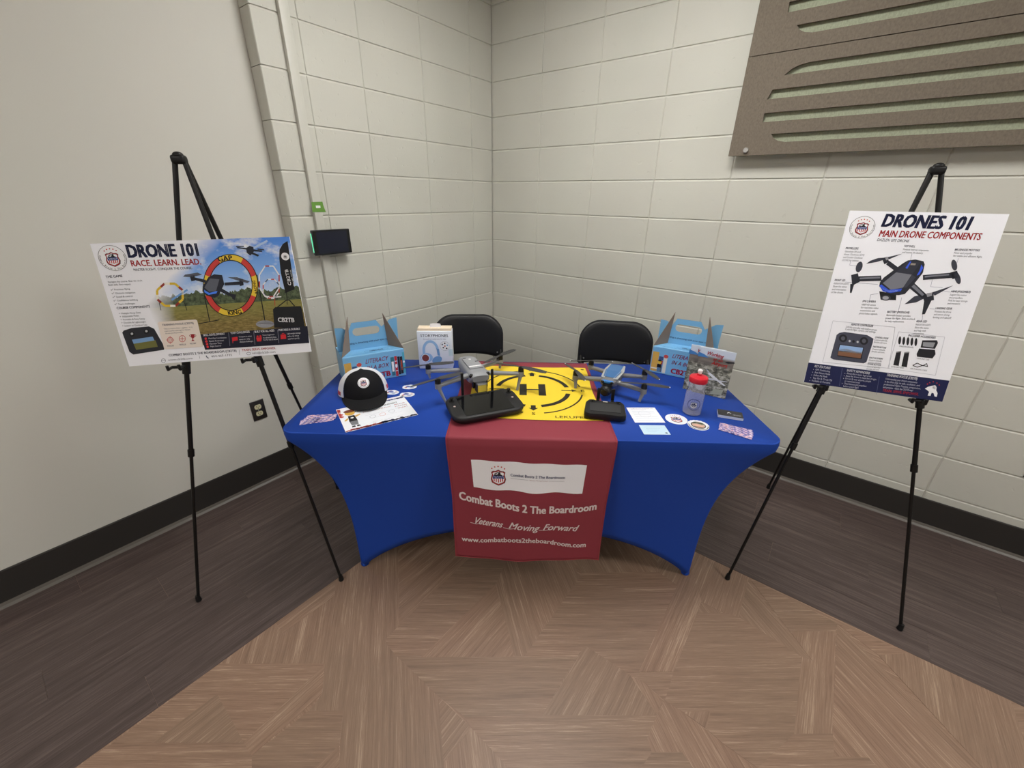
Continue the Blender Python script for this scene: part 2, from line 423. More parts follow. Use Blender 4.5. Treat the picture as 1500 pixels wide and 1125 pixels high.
# light parquet: pieces read off the photograph, grain 38, 90 or 142 degrees
H, D, V = rad(38.2), rad(90.3), rad(142.)
PIECES = [
 (V, [(400, 915), (490, 848), (527, 822), (583, 800), (585, 916), (565, 936), (566, 944), (580, 960), (642, 1020), (650, 1118), (650, 1160), (498, 1160), (498, 1092), (503, 1041), (453, 1041), (472, 1017), (476, 972), (322, 972)]),
 (D, [(404, 912), (490, 849), (490, 873), (414, 928)]),
 (D, [(476, 972), (472, 1017), (369, 1107), (357, 1088)]),
 (H, [(322, 972), (476, 972), (357, 1088), (318, 1017), (223, 1088), (166, 1088)]),
 (D, [(223, 1088), (318, 1017), (341, 1058), (357, 1088)]),
 (H, [(166, 1088), (357, 1088), (369, 1107), (369, 1160), (60, 1160)]),
 (H, [(453, 1041), (503, 1041), (497, 1092), (460, 1125), (400, 1160), (369, 1160), (369, 1107)]),
 (D, [(497, 1092), (498, 1160), (400, 1160), (460, 1125)]),
 (D, [(583, 790), (690, 790), (690, 815), (585, 916)]),
 (H, [(585, 916), (690, 815), (745, 815), (726, 856), (616, 963), (580, 960), (566, 944), (565, 936)]),
 (D, [(726, 856), (754, 962), (616, 963)]),
 (V, [(726, 856), (745, 815), (740, 790), (826, 790), (849, 846), (768, 962), (754, 962)]),
 (H, [(580, 960), (845, 962), (794, 1048), (680, 1050), (642, 1020)]),
 (H, [(768, 962), (849, 846), (852, 839), (964, 838), (992, 858), (936, 984), (916, 986), (857, 946), (845, 962)]),
 (V, [(826, 790), (962, 790), (964, 838), (852, 839)]),
 (D, [(794, 1048), (857, 946), (922, 988), (962, 1048)]),
 (V, [(922, 988), (944, 1000), (970, 1026), (962, 1047)]),
 (H, [(916, 986), (987, 984), (974, 1026), (944, 1000)]),
 (D, [(936, 984), (987, 984), (1028, 880), (1004, 800), (962, 790), (964, 838), (992, 858)]),
 (D, [(1004, 800), (1097, 846), (1082, 904), (1060, 898), (1028, 882)]),
 (V, [(1028, 882), (1060, 898), (1022, 898)]),
 (V, [(1096, 852), (1190, 968), (1174, 962), (1082, 904)]),
 (H, [(1097, 846), (1227, 914), (1224, 925), (1157, 925)]),
 (D, [(1157, 925), (1224, 925), (1219, 1075), (1163, 1075), (1174, 962), (1190, 968)]),
 (H, [(1022, 898), (1060, 898), (1082, 904), (1174, 962), (1163, 1075), (1110, 1125), (1060, 1090), (1035, 1068), (1000, 1043), (974, 1026), (987, 984)]),
 (D, [(1000, 1043), (1041, 1042), (1035, 1068)]),
 (V, [(974, 1024), (1000, 1043), (1060, 1090), (1150, 1160), (1040, 1160), (999, 1102), (955, 1102), (948, 1082), (962, 1048)]),
 (H, [(955, 1102), (999, 1102), (1040, 1160), (915, 1160)]),
 (H, [(680, 1050), (794, 1048), (962, 1048), (948, 1082), (955, 1102), (915, 1160), (775, 1160), (745, 1125), (690, 1066)]),
 (V, [(690, 1066), (745, 1125), (775, 1160), (650, 1160), (650, 1118)]),
 (D, [(642, 1020), (690, 1066), (650, 1118)]),
 (H, [(1163, 1075), (1220, 1075), (1222, 1108), (1272, 1110), (1320, 1160), (1150, 1160), (1110, 1125)]),
 (V, [(1227, 914), (1425, 1110), (1475, 1160), (1320, 1160), (1272, 1110), (1222, 1108), (1219, 1075)]),
 (H, [(1227, 914), (1332, 957), (1287, 960)]),
 (D, [(1287, 960), (1332, 957), (1480, 1025), (1500, 1085), (1530, 1160), (1475, 1160), (1425, 1110)]),
 (H, [(1480, 1025), (1560, 1066), (1560, 1160), (1530, 1160), (1500, 1085)]),
]
for i, (a, poly) in enumerate(PIECES):
    pts = [floor_pt(*q) for q in poly]
    # trim at the dark border
    P = [(max(p.x, DB_X), min(p.y, DB_Y)) for p in pts]
    lay = {V: 0, H: 1, D: 2}[a]*.0003+i*.000012
    plank(fl, P, -.006, .0002+lay, M_LIGHTWOOD, a, 'parquet_piece')

# ------------------------------------------------------------------ ceiling lights
M_LAMP = mat('lamp_diffuser', (255, 255, 255), .5); _b = M_LAMP.node_tree.nodes['Principled BSDF']
_b.inputs['Emission Color'].default_value = (*LIGHT_C, 1); _b.inputs['Emission Strength'].default_value = LIGHT_E
for k, (x, y) in enumerate(LIGHTS):
    t = thing('ceiling_light', 'white ceiling light panel '+('nearest the room corner', 'along the right block wall', 'along the smooth plaster wall', 'farthest from the room corner')[k], 'ceiling light', (x, y, CEIL), 0, 'ceiling light panels')
    fr = MB()
    for c, d in (((0, .315, -.012), (1.26, .03, .024)), ((0, -.315, -.012), (1.26, .03, .024)), ((.615, 0, -.012), (.03, .6, .024)), ((-.615, 0, -.012), (.03, .6, .024))): fr.box(c, d, .003)
    fr.obj('frame', mat('white_metal', (230, 230, 228), .4), t)
    MB().box((0, 0, -.010), (1.20, .60, .008)).obj('diffuser', M_LAMP, t)

# ------------------------------------------------------------------ acoustic panels on the right wall
def slot_poly(kind, x0, x1):
    """outline of one cut-out, x along the panel from its left edge, z from the bottom of the slot"""
    h = .036
    if kind == 4: L = [(x0+.170, h), (x0+.185, .017), (x0+.205, .006), (x0+.234, 0)]; R_ = [(x1-.234, 0), (x1-.205, .006), (x1-.185, .017), (x1-.170, h)]
    elif kind == 3: L = [(x0+.120, h), (x0+.122, 0)]; R_ = [(x1-.122, 0), (x1-.120, h)]
    elif kind == 2: L = [(x0+.132, h), (x0+.118, 0)]; R_ = [(x1-.118, 0), (x1-.132, h)]
    else: L = [(x0+.252, h), (x0+.215, .030), (x0+.19, .019), (x0+.166, 0)]; R_ = [(x1-.166, 0), (x1-.19, .019), (x1-.215, .030), (x1-.252, h)]
    return L+R_
PW_, PHT = 1.83, .406
def acoustic_panel(z0, label, screws):
    t = thing('acoustic_panel', label, 'acoustic panel', (1.619, -.066, z0), 0, None)
    g = .0016; mb = MB(); th = .012
    zs = [(.052, 4), (.139, 3), (.230, 2), (.317, 1)]
    polys = [[(x, z+zb) for x, z in slot_poly(k, 0, PW_)] for zb, k in zs]
    # face sheet with holes: fill between outer outline and slot outlines
    outer = [(0, g), (PW_, g), (PW_, PHT-g), (0, PHT-g)]
    loops = [outer]+polys
    tri = tessellate_polygon([[Vector((x, z, 0)) for x, z in l] for l in loops])
    flat = [p for l in loops for p in l]
    mb.add([(x, 0, z) for x, z in flat], tri); mb.add([(x, th, z) for x, z in flat], tri)
    k = 0
    for l in loops:
        n = len(l)
        mb.add([(x, 0, z) for x, z in l]+[(x, th, z) for x, z in l], [(i, (i+1) % n, n+(i+1) % n, n+i) for i in range(n)]); k += n
    mb.obj('felt_face', M_FELT, t, 'taupe felt face with long cut-out slots')
    MB().box((PW_/2, th+.006+.006, PHT/2), (PW_-.02, .012, PHT-.004)).obj('felt_backing', M_GREENFELT, t, 'sage green felt behind the slots')
    for x in screws:
        m = Matrix.Rotation(PI/2, 4, 'X')
        s_ = MB().lathe([(0, .013), (.009, .013), (.012, .010), (.012, 0)], 16, 0, Matrix.Translation((x, 0, .024)) @ m).cyl((x, .012, .024), (x, .060, .024), .006)
        s_.obj('standoff_screw', M_CHROME, t, 'steel stand-off screw')
acoustic_panel(1.726, 'lower taupe felt acoustic panel with long sage green slots', (.076, PW_-.076))
acoustic_panel(2.132, 'upper taupe felt acoustic panel above the seam, at the picture top', ())

# ------------------------------------------------------------------ cable raceway, tape, tablet, outlets
mr = mat('raceway_plastic', (203, 202, 193), .45)
o = MB().box((.012, -1.409, (CEIL+.16)/2), (.024, .044, CEIL-.16), .003).obj('cable_raceway', mr)
tag(o, 'cream plastic cable raceway running down the left block wall', 'cable raceway')
t = thing('tape_label', 'green painters tape with small white label on the raceway', 'tape', (.0252, -1.408, 1.466))
mt = mat('green_tape', (104, 152, 62), .6)
MB().prism([(-.035, -.024), (.038, -.026), (.030, .003), (.028, .024), (-.031, .022)], 0, .0006, M=Matrix(((0, 0, 1, 0), (1, 0, 0, 0), (0, 1, 0, 0), (0, 0, 0, 1)))).obj('tape', mt, t)
MB().box((.0009, .0, 0), (.0005, .024, .012)).obj('label', mat('white_paper', (236, 238, 236), .6), t, 'small white sticker')
t = thing('wall_tablet', 'black wall tablet with green side light mounted on the raceway', 'tablet', (.0245, -1.378, 1.296))
Mx = Matrix(((0, 0, 1, 0), (1, 0, 0, 0), (0, 1, 0, 0), (0, 0, 0, 1)))     # local xy drawn on the wall plane, z out of the wall
MB().box((.009, 0, -.01), (.018, .09, .09), .003).box((.012, .0, -.058), (.02, .12, .008), .002).obj('bracket', mat('grey_metal', (120, 120, 118), .4, .6), t, 'grey mounting bracket')
MB().box((.027, 0, 0), (.018, .212, .124), .004, 3).obj('body', [mat('tablet_case', (36, 37, 40), .35)], t)
sc = MB().box((.0364, 0, 0), (.0012, .206, .119), .0004, 1).obj('bezel', M_SCREEN, t)
MB().box((.0372, .0, .0), (.0006, .172, .106)).obj('screen', mat('tablet_screen', (18, 24, 44), .08), sc, 'dark blue glass screen')
ml = mat('green_led', (90, 200, 150), .3); _q = ml.node_tree.nodes['Principled BSDF']
_q.inputs['Emission Color'].default_value = (.15, .9, .5, 1); _q.inputs['Emission Strength'].default_value = .8
MB().box((.024, -.1065, .0), (.008, .0015, .092)).obj('light_bar', ml, t, 'glowing green light bar')
def outlet(name_lbl, M):
    t = thing('wall_outlet', name_lbl, 'outlet', M=M)
    MB().box((0, -.003, 0), (.070, .006, .114), .0025, 3).obj('cover_plate', mat('dark_steel', (92, 88, 86), .32, .8), t, 'dark brushed steel plate')
    for s in (-1, 1):
        r = MB()
        n = 20; pl = []
        for i in range(n):
            a = 2*PI*i/n; pl.append((.0172*math.cos(a), max(-.0125, min(.0125, .0172*math.sin(a)))))
        r.prism(pl, 0, .0022, M=Matrix.Translation((0, -.006, s*.0195)) @ Matrix.Rotation(PI/2, 4, 'X'))
        ro = r.obj('receptacle', mat('ivory_plastic', (206, 200, 166), .4), t, 'ivory receptacle')
        sl = MB()
        for x, hgt in ((-.0062, .009), (.0062, .0075)): sl.box((x, -.0083, s*.0195+.003), (.0022, .0008, hgt))
        sl.cyl((0, -.0079, s*.0195-.0065), (0, -.0087, s*.0195-.0065), .0026)
        sl.obj('slot', BLK if False else M_BLACKPL, ro)
    MB().cyl((0, -.006, 0), (0, -.0072, 0), .0032).obj('screw', M_CHROME, t)
outlet('dark steel double outlet low on the smooth plaster wall', Matrix(((0, -1, 0, XS), (1, 0, 0, -1.882), (0, 0, 1, .451), (0, 0, 0, 1))))
outlet('dark outlet plate cut off at the right picture edge', Matrix.Translation((3.148, 0, .468)))

# ------------------------------------------------------------------ easels
def easel(name_lbl, apex, feetF, rear, clipz, clip_fwd):
    apex = Vector(apex); mid = (Vector(feetF[0])+Vector(feetF[1]))/2
    base = Vector((mid.x, mid.y, 0))
    t = thing('display_easel', name_lbl, 'easel', base)
    lat = (Vector(feetF[1])-Vector(feetF[0])).normalized()
    ap = apex-base
    tops = [ap-lat*.014, ap+lat*.014, ap+Vector(clip_fwd)*-.03]
    feet = [Vector(feetF[0])-base, Vector(feetF[1])-base, Vector(rear)-base]
    hd = MB()
    hd.box((0, 0, 0), (.040, .030, .026), .008, 3, M=Matrix.Translation(ap+Vector((0, 0, .008))) @ Matrix.Rotation(math.atan2(lat.y, lat.x), 4, 'Z'))
    hd.ball(tuple(ap+Vector((0, 0, .020))), (.015, .015, .010))
    hd.obj('head', M_BLACKPL, t, 'moulded plastic head joint')
    for k in range(3):
        a, f = tops[k], feet[k]; d = f-a; j = a+d*.60 if k < 2 else a+d*.55
        lg = MB().cyl(a, j, .0076, n=12).cyl(j-d.normalized()*.015, j+d.normalized()*.012, .0105, n=12).cyl(j, f+Vector((0, 0, .012)), .0058, n=10)
        lo = lg.obj('leg', M_BLACKMETAL, t)
        MB().cyl(f+Vector((0, 0, .030)), f+Vector((0, 0, .004)), .0075, .0105, 12).cyl(f+Vector((0, 0, .004)), f, .0105, .0090, 12).obj('rubber_foot', M_BLACKPL, lo)
    cf = Vector(clip_fwd)
    for k in range(2):
        a, f = tops[k], feet[k]; d = f-a; z = clipz[k]; u = (z-a.z)/d.z; p = a+d*u
        q = Vector((0, 0, 1))
        c = MB().cyl(p-d.normalized()*.018, p+d.normalized()*.03, .0125, n=14)
        c.tube([p, p+cf*.036+q*.0], .006, 8)
        e = p+cf*.036
        c.tube([e, e+q*.016], .005, 8)
        s = -1 if k == 0 else -1
        c.tube([p+cf*.014, p+cf*.014+lat*(s*.036)], .0055, 8)
        e2 = p+cf*.014+lat*(s*.036); c.tube([e2, e2+cf*.022, e2+cf*.022+q*.014], .005, 8)
        c.obj('shelf_clip', M_BLACKPL, t, 'black plastic shelf clip holding the board')
    return t
def board_frame(o, X, N):
    X = Vector(X).normalized(); N = Vector(N); N = (N-X*N.dot(X)).normalized(); U = X.cross(N)
    o = Vector(o)
    return Matrix(((X.x, N.x, U.x, o.x), (X.y, N.y, U.y, o.y), (X.z, N.z, U.z, o.z), (0, 0, 0, 1)))
# board poses: the boards lie on the plane of the easels' front legs
WL, HL = .579, .394
WR, HR = .4086, .6053
ML = board_frame((.5841, -2.1566, .9948), (.6552, .7547, .0333), (-.7432, .6519, -.1509))
MR = board_frame((2.4142, -.7566, .9044), (.9618, .2739, -.002), (-.269, .9431, -.1954))
easel('black tripod easel holding the landscape poster by the plaster wall', (.490, -2.091, 1.609), [(.493, -2.460, 0), (.857, -2.045, 0)], (.284, -1.714, 0), (.972, .984), (.71, -.70, 0))
easel('black tripod easel holding the portrait poster by the block wall', (2.374, -.600, 1.613), [(2.182, -.989, 0), (2.771, -.821, 0)], (2.225, -.160, 0), (.894, .894), (.26, -.965, 0))

def picture_mat(name):
    """printed outdoor photograph: sky with clouds, tree line, dry grass, faded to white on its left"""
    m = mat(name, (120, 140, 200), .38, 0, .4); t = NT(m)
    oc = t.n('ShaderNodeTexCoord').outputs['Object']; sp = t.n('ShaderNodeSeparateXYZ'); t.l(oc, sp.inputs[0])
    x, z = sp.outputs[0], sp.outputs[2]
    def mr(v, a, b): 
        n = t.n('ShaderNodeMapRange'); n.inputs[1].default_value = a; n.inputs[2].default_value = b; t.l(v, n.inputs[0]); return n.outputs[0]
    sky = t.ramp(mr(z, .20, HL), [(0, L3((206, 222, 246))), (.45, L3((132, 180, 244))), (1, L3((72, 136, 230)))])
    cl = t.ramp(t.noise(t.mapping(oc, (9, 1, 15)), 1, 5, .62), [(.50, (0, 0, 0, 1)), (.66, (1, 1, 1, 1))])
    sky = t.mix(cl, sky, L3((240, 243, 250)))
    tn = t.noise(t.mapping(oc, (26, 1, 8)), 1, 4, .6); edge = t.n('ShaderNodeMath', operation='MULTIPLY_ADD', i_1=.085, i_2=.185); t.l(tn, edge.inputs[0])
    lt = t.n('ShaderNodeMath', operation='LESS_THAN'); t.l(z, lt.inputs[0]); t.l(edge.outputs[0], lt.inputs[1])
    tree = t.ramp(t.noise(t.mapping(oc, (90, 1, 90)), 1, 3, .6), [(.35, L3((46, 58, 42))), (.7, L3((106, 120, 88)))])
    c = t.mix(lt.outputs[0], sky, tree)
    g1 = t.n('ShaderNodeMath', operation='LESS_THAN', i_1=.188); t.l(z, g1.inputs[0])
    gr = t.ramp(t.noise(t.mapping(oc, (55, 1, 170)), 1, 4, .65), [(.3, L3((84, 72, 34))), (.5, L3((130, 112, 62))), (.72, L3((168, 148, 92)))])
    far = t.ramp(mr(z, .12, .188), [(0, (0, 0, 0, 1)), (1, (.75, .75, .75, 1))]); gr = t.mix(far, gr, L3((140, 142, 76)))
    c = t.mix(g1.outputs[0], c, gr)
    fn = t.noise(t.mapping(oc, (12, 1, 12)), 1, 2, .5)
    fx = t.n('ShaderNodeMath', operation='MULTIPLY_ADD', i_1=.05); t.l(fn, fx.inputs[0]); t.l(x, fx.inputs[2])
    hz = t.n('ShaderNodeMath', operation='SUBTRACT', i_1=.20); t.l(z, hz.inputs[0])
    hm_ = t.n('ShaderNodeMath', operation='MAXIMUM', i_1=0.); t.l(hz.outputs[0], hm_.inputs[0])
    fx2 = t.n('ShaderNodeMath', operation='SUBTRACT'); t.l(fx.outputs[0], fx2.inputs[0]); t.l(hm_.outputs[0], fx2.inputs[1])
    fade = t.ramp(mr(fx2.outputs[0], -.155, -.085), [(0, (0, 0, 0, 1)), (1, (1, 1, 1, 1))])
    t.color(t.mix(fade, L3((244, 245, 252)), c)); return m
def lines(p, rows, c, cap):
    for tx, a, b in rows: p.textpx(tx, a, b, cap, c)
def poster_left():
    t = thing('poster_board', 'landscape drone racing poster with sky picture on the easel', 'poster', M=ML)
    bd = MB().box((0, .0025, HL/2), (WL, .005, HL)).obj('board', M_WHITE, t)
    px = homog([(52, 455), (1003, 417), (1113, 978), (218, 1047)], [(0, HL), (WL, HL), (WL, 0), (0, 0)])
    p = Print(lambda u, v, h: (u-WL/2, -h, v), px)
    pm = picture_mat('field_picture')
    a = px(330, 960)[1]
    p.poly([(WL*.16, a), (WL, a-.004), (WL, HL), (WL*.16, HL)], pm, True); p.build('field_picture', t, 'printed field with sky, trees and grass')
    p.L = 3
    c = px(157, 522); emblem(p, c[0], c[1], .0385); p.build('emblem', t, 'round shield emblem')
    p.L = 2
    p.textpx('DRONE 101', (235, 519), (567, 509), 58, NAVY, .034); p.build('title_lettering', t)
    p.L = 2; p.textpx('RACE. LEARN. LEAD.', (247, 561), (578, 551), 28, RED, .02)
    p.textpx('MASTER FLIGHT. CONQUER THE COURSE.', (256, 583), (535, 573), 11, NAVY, .012); p.build('subtitle_lettering', t)
    p.L = 2
    G = (70, 72, 90)
    p.textpx('THE GAME', (123, 617), (201, 612), 11, NAVY, .012)
    lines(p, [('Navigate the course. Beat the clock.', (132, 640), (296, 632)), ('Build skills. Earn respect.', (134, 654), (240, 649))], G, 8)
    y = 676
    for s_, w in (('Precision flying', 75), ('Obstacle navigation', 95), ('Speed & control', 78), ('Confidence building', 98), ('Team challenges', 80)):
        i = (y-676)/20; x = 160+i*4.5; p.textpx(s_, (x, y), (x+w, y-4), 8, G); p.line([(x-18, y-4), (x-14, y), (x-8, y-8)], 1.6, G); y += 17.5
    p.textpx('COURSE COMPONENTS', (169, 767), (328, 758), 11, NAVY, .012)
    y = 791
    for s_, w in (('Multiple Hoop Sizes', 92), ('Adjustable Poles', 80), ('Portable & Easy Setup', 105), ('Durable & Lightweight', 105), ('Indoor or Outdoor Use', 108)):
        i = (y-791)/15; x = 190+i*3.5; p.textpx(s_, (x, y), (x+w, y-5), 8, G); p.ell(x-10, y-4, 2, 2, G, 6); y += 15
    p.build('text_block', t)
    # pictured gates and ring
    p.L = 3; K = (20, 20, 22)
    def octo(cx, cy, rx, ry, w, cols_):
        P = [(cx+rx*math.cos(rad(22.5+45*i)), cy+ry*math.sin(rad(22.5+45*i))) for i in range(8)]
        for i in range(8):
            a, b = P[i], P[(i+1) % 8]; m_ = ((a[0]+b[0])/2, (a[1]+b[1])/2)
            p.line([a, m_], w, cols_[(2*i) % len(cols_)]); p.line([m_, b], w, cols_[(2*i+1) % len(cols_)])
    p.line([(372, 735), (380, 772)], 3, K); p.line([(494, 735), (505, 772)], 3, K)
    octo(425, 697, 66, 58, 11, [(225, 190, 60), (150, 50, 40), (238, 236, 225), (225, 190, 60)])
    p.line([(432, 722), (510, 672)], 9, (110, 160, 220)); 
    p.build('gate_picture', t, 'printed yellow and red racing gate'); p.L = 3
    octo(906, 632, 52, 80, 6, [(235, 235, 240), (235, 235, 240), (190, 60, 60), (240, 240, 245)])
    octo(915, 668, 42, 50, 5, [(235, 235, 240), (70, 80, 120), (235, 235, 240), (200, 70, 60)])
    p.line([(905, 710), (965, 706)], 5, (240, 240, 242)); p.line([(932, 712), (934, 750)], 3, (190, 60, 50))
    p.build('gate_picture', t, 'printed white and red racing gates')
    p.L = 3
    p.line([(590, 700), (615, 828)], 4, K); p.line([(560, 838), (662, 819)], 4, K); p.line([(846, 600), (885, 828)], 5, K)
    p.ell(885, 840, 45, 18, (150, 152, 160)); p.ell(885, 834, 36, 11, (178, 180, 188))
    cx, cy, RX_, RY_ = 719, 652, 134, 151
    p.L = 4; p.ring(cx, cy, RX_, RY_, 32, K); p.L = 5
    for a0, a1, c_ in ((-118, -62, (232, 200, 62)), (-62, -20, (205, 62, 58)), (-20, 22, (232, 200, 62)), (22, 62, (205, 62, 58)), (62, 118, (232, 200, 62)), (118, 160, (205, 62, 58)), (160, 200, (232, 200, 62)), (200, 242, (205, 62, 58))):
        p.ring(cx, cy, RX_-4, RY_-4, 24, c_, rad(a0), rad(a1), 14)
    p.L = 6; p.textpx('GAP', (662, 537), (730, 531), 24, K, .03); p.textpx('KING', (708, 796), (772, 789), 20, K, .03)
    q = px(850, 690); p.text('RACING', q[0], q[1], .008, K, None, 'L', .03, 0, PI/2)
    p.build('ring_picture', t, 'printed red and yellow hoop reading GAP KING')
    # pictured drones
    p.L = 8; DK = (34, 37, 50); MD = (92, 96, 108)
    for P, c_ in (([(500, 600), (560, 590), (582, 600), (530, 612), (490, 610)], (88, 92, 105)), ([(522, 605), (545, 603), (548, 628), (530, 632)], DK), ([(540, 612), (600, 625), (598, 640), (538, 624)], DK),
        ([(690, 638), (765, 632), (768, 648), (690, 652)], DK), ([(760, 622), (778, 620), (782, 650), (764, 655)], DK), ([(705, 612), (750, 612), (812, 632), (800, 640), (740, 624)], (88, 92, 105)),
        ([(672, 664), (735, 700), (728, 710), (665, 680)], DK), ([(722, 692), (745, 696), (738, 722), (726, 716)], DK)):
        p.poly(P, c_)
    p.L = 9; p.poly([(584, 655), (612, 612), (640, 598), (678, 602), (688, 645), (660, 700), (640, 712), (600, 700), (582, 680)], DK)
    p.L = 10; p.poly([(592, 662), (620, 618), (665, 622), (648, 680), (615, 682)], MD); p.poly([(590, 672), (615, 688), (655, 678), (650, 690), (612, 697), (592, 685)], (70, 130, 245))
    p.build('drone_picture', t, 'large printed dark drone with blue light')
    p.L = 8; p.line([(832, 472), (898, 437)], 10, (178, 204, 240))
    for P, c_ in (([(795, 472), (812, 462), (830, 468), (832, 490), (815, 508), (798, 495)], DK), ([(752, 468), (797, 472), (796, 480), (752, 473)], DK), ([(830, 478), (872, 484), (872, 490), (830, 488)], DK), ([(825, 492), (858, 505), (852, 513), (820, 500)], DK),
        ([(745, 463), (785, 462), (785, 467), (748, 468)], (60, 64, 76)), ([(850, 474), (882, 478), (882, 483), (850, 480)], (60, 64, 76))):
        p.poly(P, c_)
    p.build('drone_picture', t, 'small printed dark drone in the sky')
    # flag and bag
    p.L = 4; p.line([(990, 680), (994, 745)], 3, K)
    p.poly([(955, 520), (956, 480), (972, 452), (995, 438), (1030, 670), (985, 688), (962, 590)], (16, 17, 22)); p.L = 5
    c = px(984, 512); p.ell(c[0], c[1], .0125, .0125, WHT, uv=True); p.L = 6; emblem(p, c[0], c[1], .0115, False, BLACK, False, False)
    p.L = 6; q0 = px(1014, 650); p.text('CB2TB', q0[0], q0[1], .0098, WHT, .053, 'L', .02, 0, PI/2+.03)
    q0 = px(1030, 655); p.text('TRAIN. SERVE. EMPOWER.', q0[0], q0[1], .0035, WHT, .055, 'L', 0, 0, PI/2+.03)
    p.L = 5
    p.poly([(924, 768), (935, 757), (1060, 752), (1066, 766), (1082, 862), (930, 858)], (24, 25, 30)); p.line([(945, 758), (988, 724), (1004, 722), (1030, 752)], 5, K)
    p.L = 7; p.textpx('CB2TB', (950, 829), (1029, 831), 21, WHT, .03); p.build('flag_and_bag_picture', t, 'printed black feather flag and bag reading CB2TB')
    # controller, card, strip
    p.L = 4
    p.poly([(190, 880), (198, 870), (235, 858), (320, 850), (345, 862), (392, 950), (390, 965), (240, 988), (222, 975)], (40, 42, 50)); p.L = 5
    p.poly([(236, 915), (336, 900), (360, 950), (255, 965)], (122, 160, 205)); p.ell(237, 888, 13, 13, (18, 18, 22)); p.ell(307, 875, 13, 13, (18, 18, 22)); p.L = 6
    p.poly([(243, 935), (350, 918), (360, 950), (255, 965)], (112, 112, 60)); p.ell(237, 886, 6, 6, (180, 182, 188)); p.ell(307, 873, 6, 6, (180, 182, 188))
    p.build('controller_picture', t, 'printed remote controller with screen')
    p.L = 6; p.poly([(362, 834), (368, 828), (546, 817), (554, 822), (580, 946), (576, 951), (396, 963), (390, 958)], (232, 220, 210)); p.L = 7
    p.textpx('TRAINING FOCUS (CB2TB)', (385, 848), (537, 838), 9, NAVY, .015)
    lines(p, [('This is more than a game - it is', (392, 866), (530, 857)), ('real-world training for future', (396, 877), (520, 869)), ('drone professionals.', (399, 888), (485, 882))], (80, 78, 86), 7)
    for i, (x, y, s_) in enumerate(((421, 917, 'FOCUS'), (480, 911, 'SKILLS'), (531, 906, 'VICTORY'))):
        if i == 0: p.ring(x, y, 15, 15, 3, RED, n=20); p.ring(x, y, 8, 8, 2.5, RED, n=14); p.line([(x-19, y), (x-10, y)], 2.5, RED); p.line([(x+10, y), (x+19, y)], 2.5, RED); p.line([(x, y-19), (x, y-10)], 2.5, RED); p.line([(x, y+10), (x, y+19)], 2.5, RED)
        elif i == 1: p.ring(x, y, 16, 17, 2.5, RED, n=20); p.line([(x, y-12), (x, y+12)], 2.5, RED); p.line([(x-12, y), (x+12, y)], 2.5, RED)
        else: p.poly([(x-10, y-15), (x+10, y-16), (x+8, y-2), (x+2, y+4), (x+2, y+10), (x+9, y+16), (x-8, y+17), (x-2, y+10), (x-2, y+4), (x-8, y-2)], (150, 30, 40)); p.ring(x, y-10, 17, 8, 2.5, (150, 30, 40), n=16)
        p.textpx(s_, (x-14, y+33), (x+17, y+31), 7, NAVY, .012)
    p.build('training_card', t, 'beige card with red icons')
    p.L = 6; p.poly([(569, 890), (1094, 850), (1103, 934), (590, 966)], (24, 26, 46)); p.L = 7
    for (x, y), s_, w in (((583, 899), 'SKILL DEVELOPMENT', 105), ((716, 889), 'TEAM CHALLENGES', 94), ((835, 883), 'BUILT FOR ALL AGES', 96), ((953, 875), 'PORTABLE & DURABLE', 104)):
        p.textpx(s_, (x, y), (x+w, y-7), 10, WHT, .016)
    sm = [((608, 913), 'Hand-Eye Coordination', 88), ((611, 927), 'Spatial Awareness', 72), ((614, 940), 'Reaction Time', 58), ((617, 953), 'Flight Control', 52), ((757, 906), 'Compete in timed', 62), ((759, 919), 'races or relay', 52), ((761, 931), 'obstacle challenges.', 66), ((874, 898), 'From beginners', 58), ((876, 911), 'to advanced pilots.', 66), ((878, 922), 'Fun for kids & adults!', 70), ((994, 891), 'Lightweight design', 66), ((996, 904), 'with easy setup', 56), ((998, 917), 'anywhere you fly.', 58)]
    for (x, y), s_, w in sm: p.textpx(s_, (x, y), (x+w, y-4), 7, (214, 214, 222))
    for i in range(4): p.ell(594+i*3, 911+i*13.6, 6, 6, (214, 52, 58), 12)
    for x, y in ((706, 882), (829, 876), (947, 868)): p.line([(x, y), (x+6, y+66)], 1.5, (150, 152, 170))
    for x, y in ((735, 918), (855, 911), (974, 902)):
        r_ = (205, 40, 48)
        if x < 800: p.line([(x-8, y+16), (x-12, y-12)], 3, r_); p.poly([(x-12, y-12), (x+14, y-16), (x+16, y+2), (x-8, y+6)], r_)
        elif x < 900: p.ell(x-7, y-10, 5, 5, r_, 10); p.ell(x+7, y-11, 5, 5, r_, 10); p.poly([(x-14, y-4), (x+14, y-6), (x+11, y+14), (x-9, y+15)], r_)
        else: p.poly([(x-13, y-9), (x+13, y-11), (x+15, y+11), (x-11, y+13)], r_); p.ring(x, y-11, 7, 6, 2.5, r_, n=14)
    p.build('feature_strip', t, 'dark navy strip with red icons and white text')
    p.L = 2; p.textpx('COMBAT BOOTS 2 THE BOARDROOM (CB2TB)', (413, 998), (744, 976), 11, NAVY, .014); p.textpx('TRAIN. SERVE. EMPOWER.', (771, 974), (938, 964), 11, RED, .008)
    p.textpx('www.cb2tb.com', (408, 1020), (528, 1012), 9, G); p.textpx('404-465-1735', (620, 1004), (722, 997), 10, G); p.textpx('info@cb2tb.com', (822, 989), (936, 982), 10, G)
    p.ring(385, 1019, 11, 10, 1.8, G, n=18); p.line([(375, 1019), (395, 1018)], 1.5, G); p.line([(594, 995), (599, 1005), (607, 1008)], 4, NAVY); p.ring(803, 986, 11, 7, 1.6, G, n=16)
    p.line([(757, 966), (759, 992)], 1.3, G); p.line([(561, 996), (563, 1010)], 1.3, G)
    p.build('footer_lettering', t)
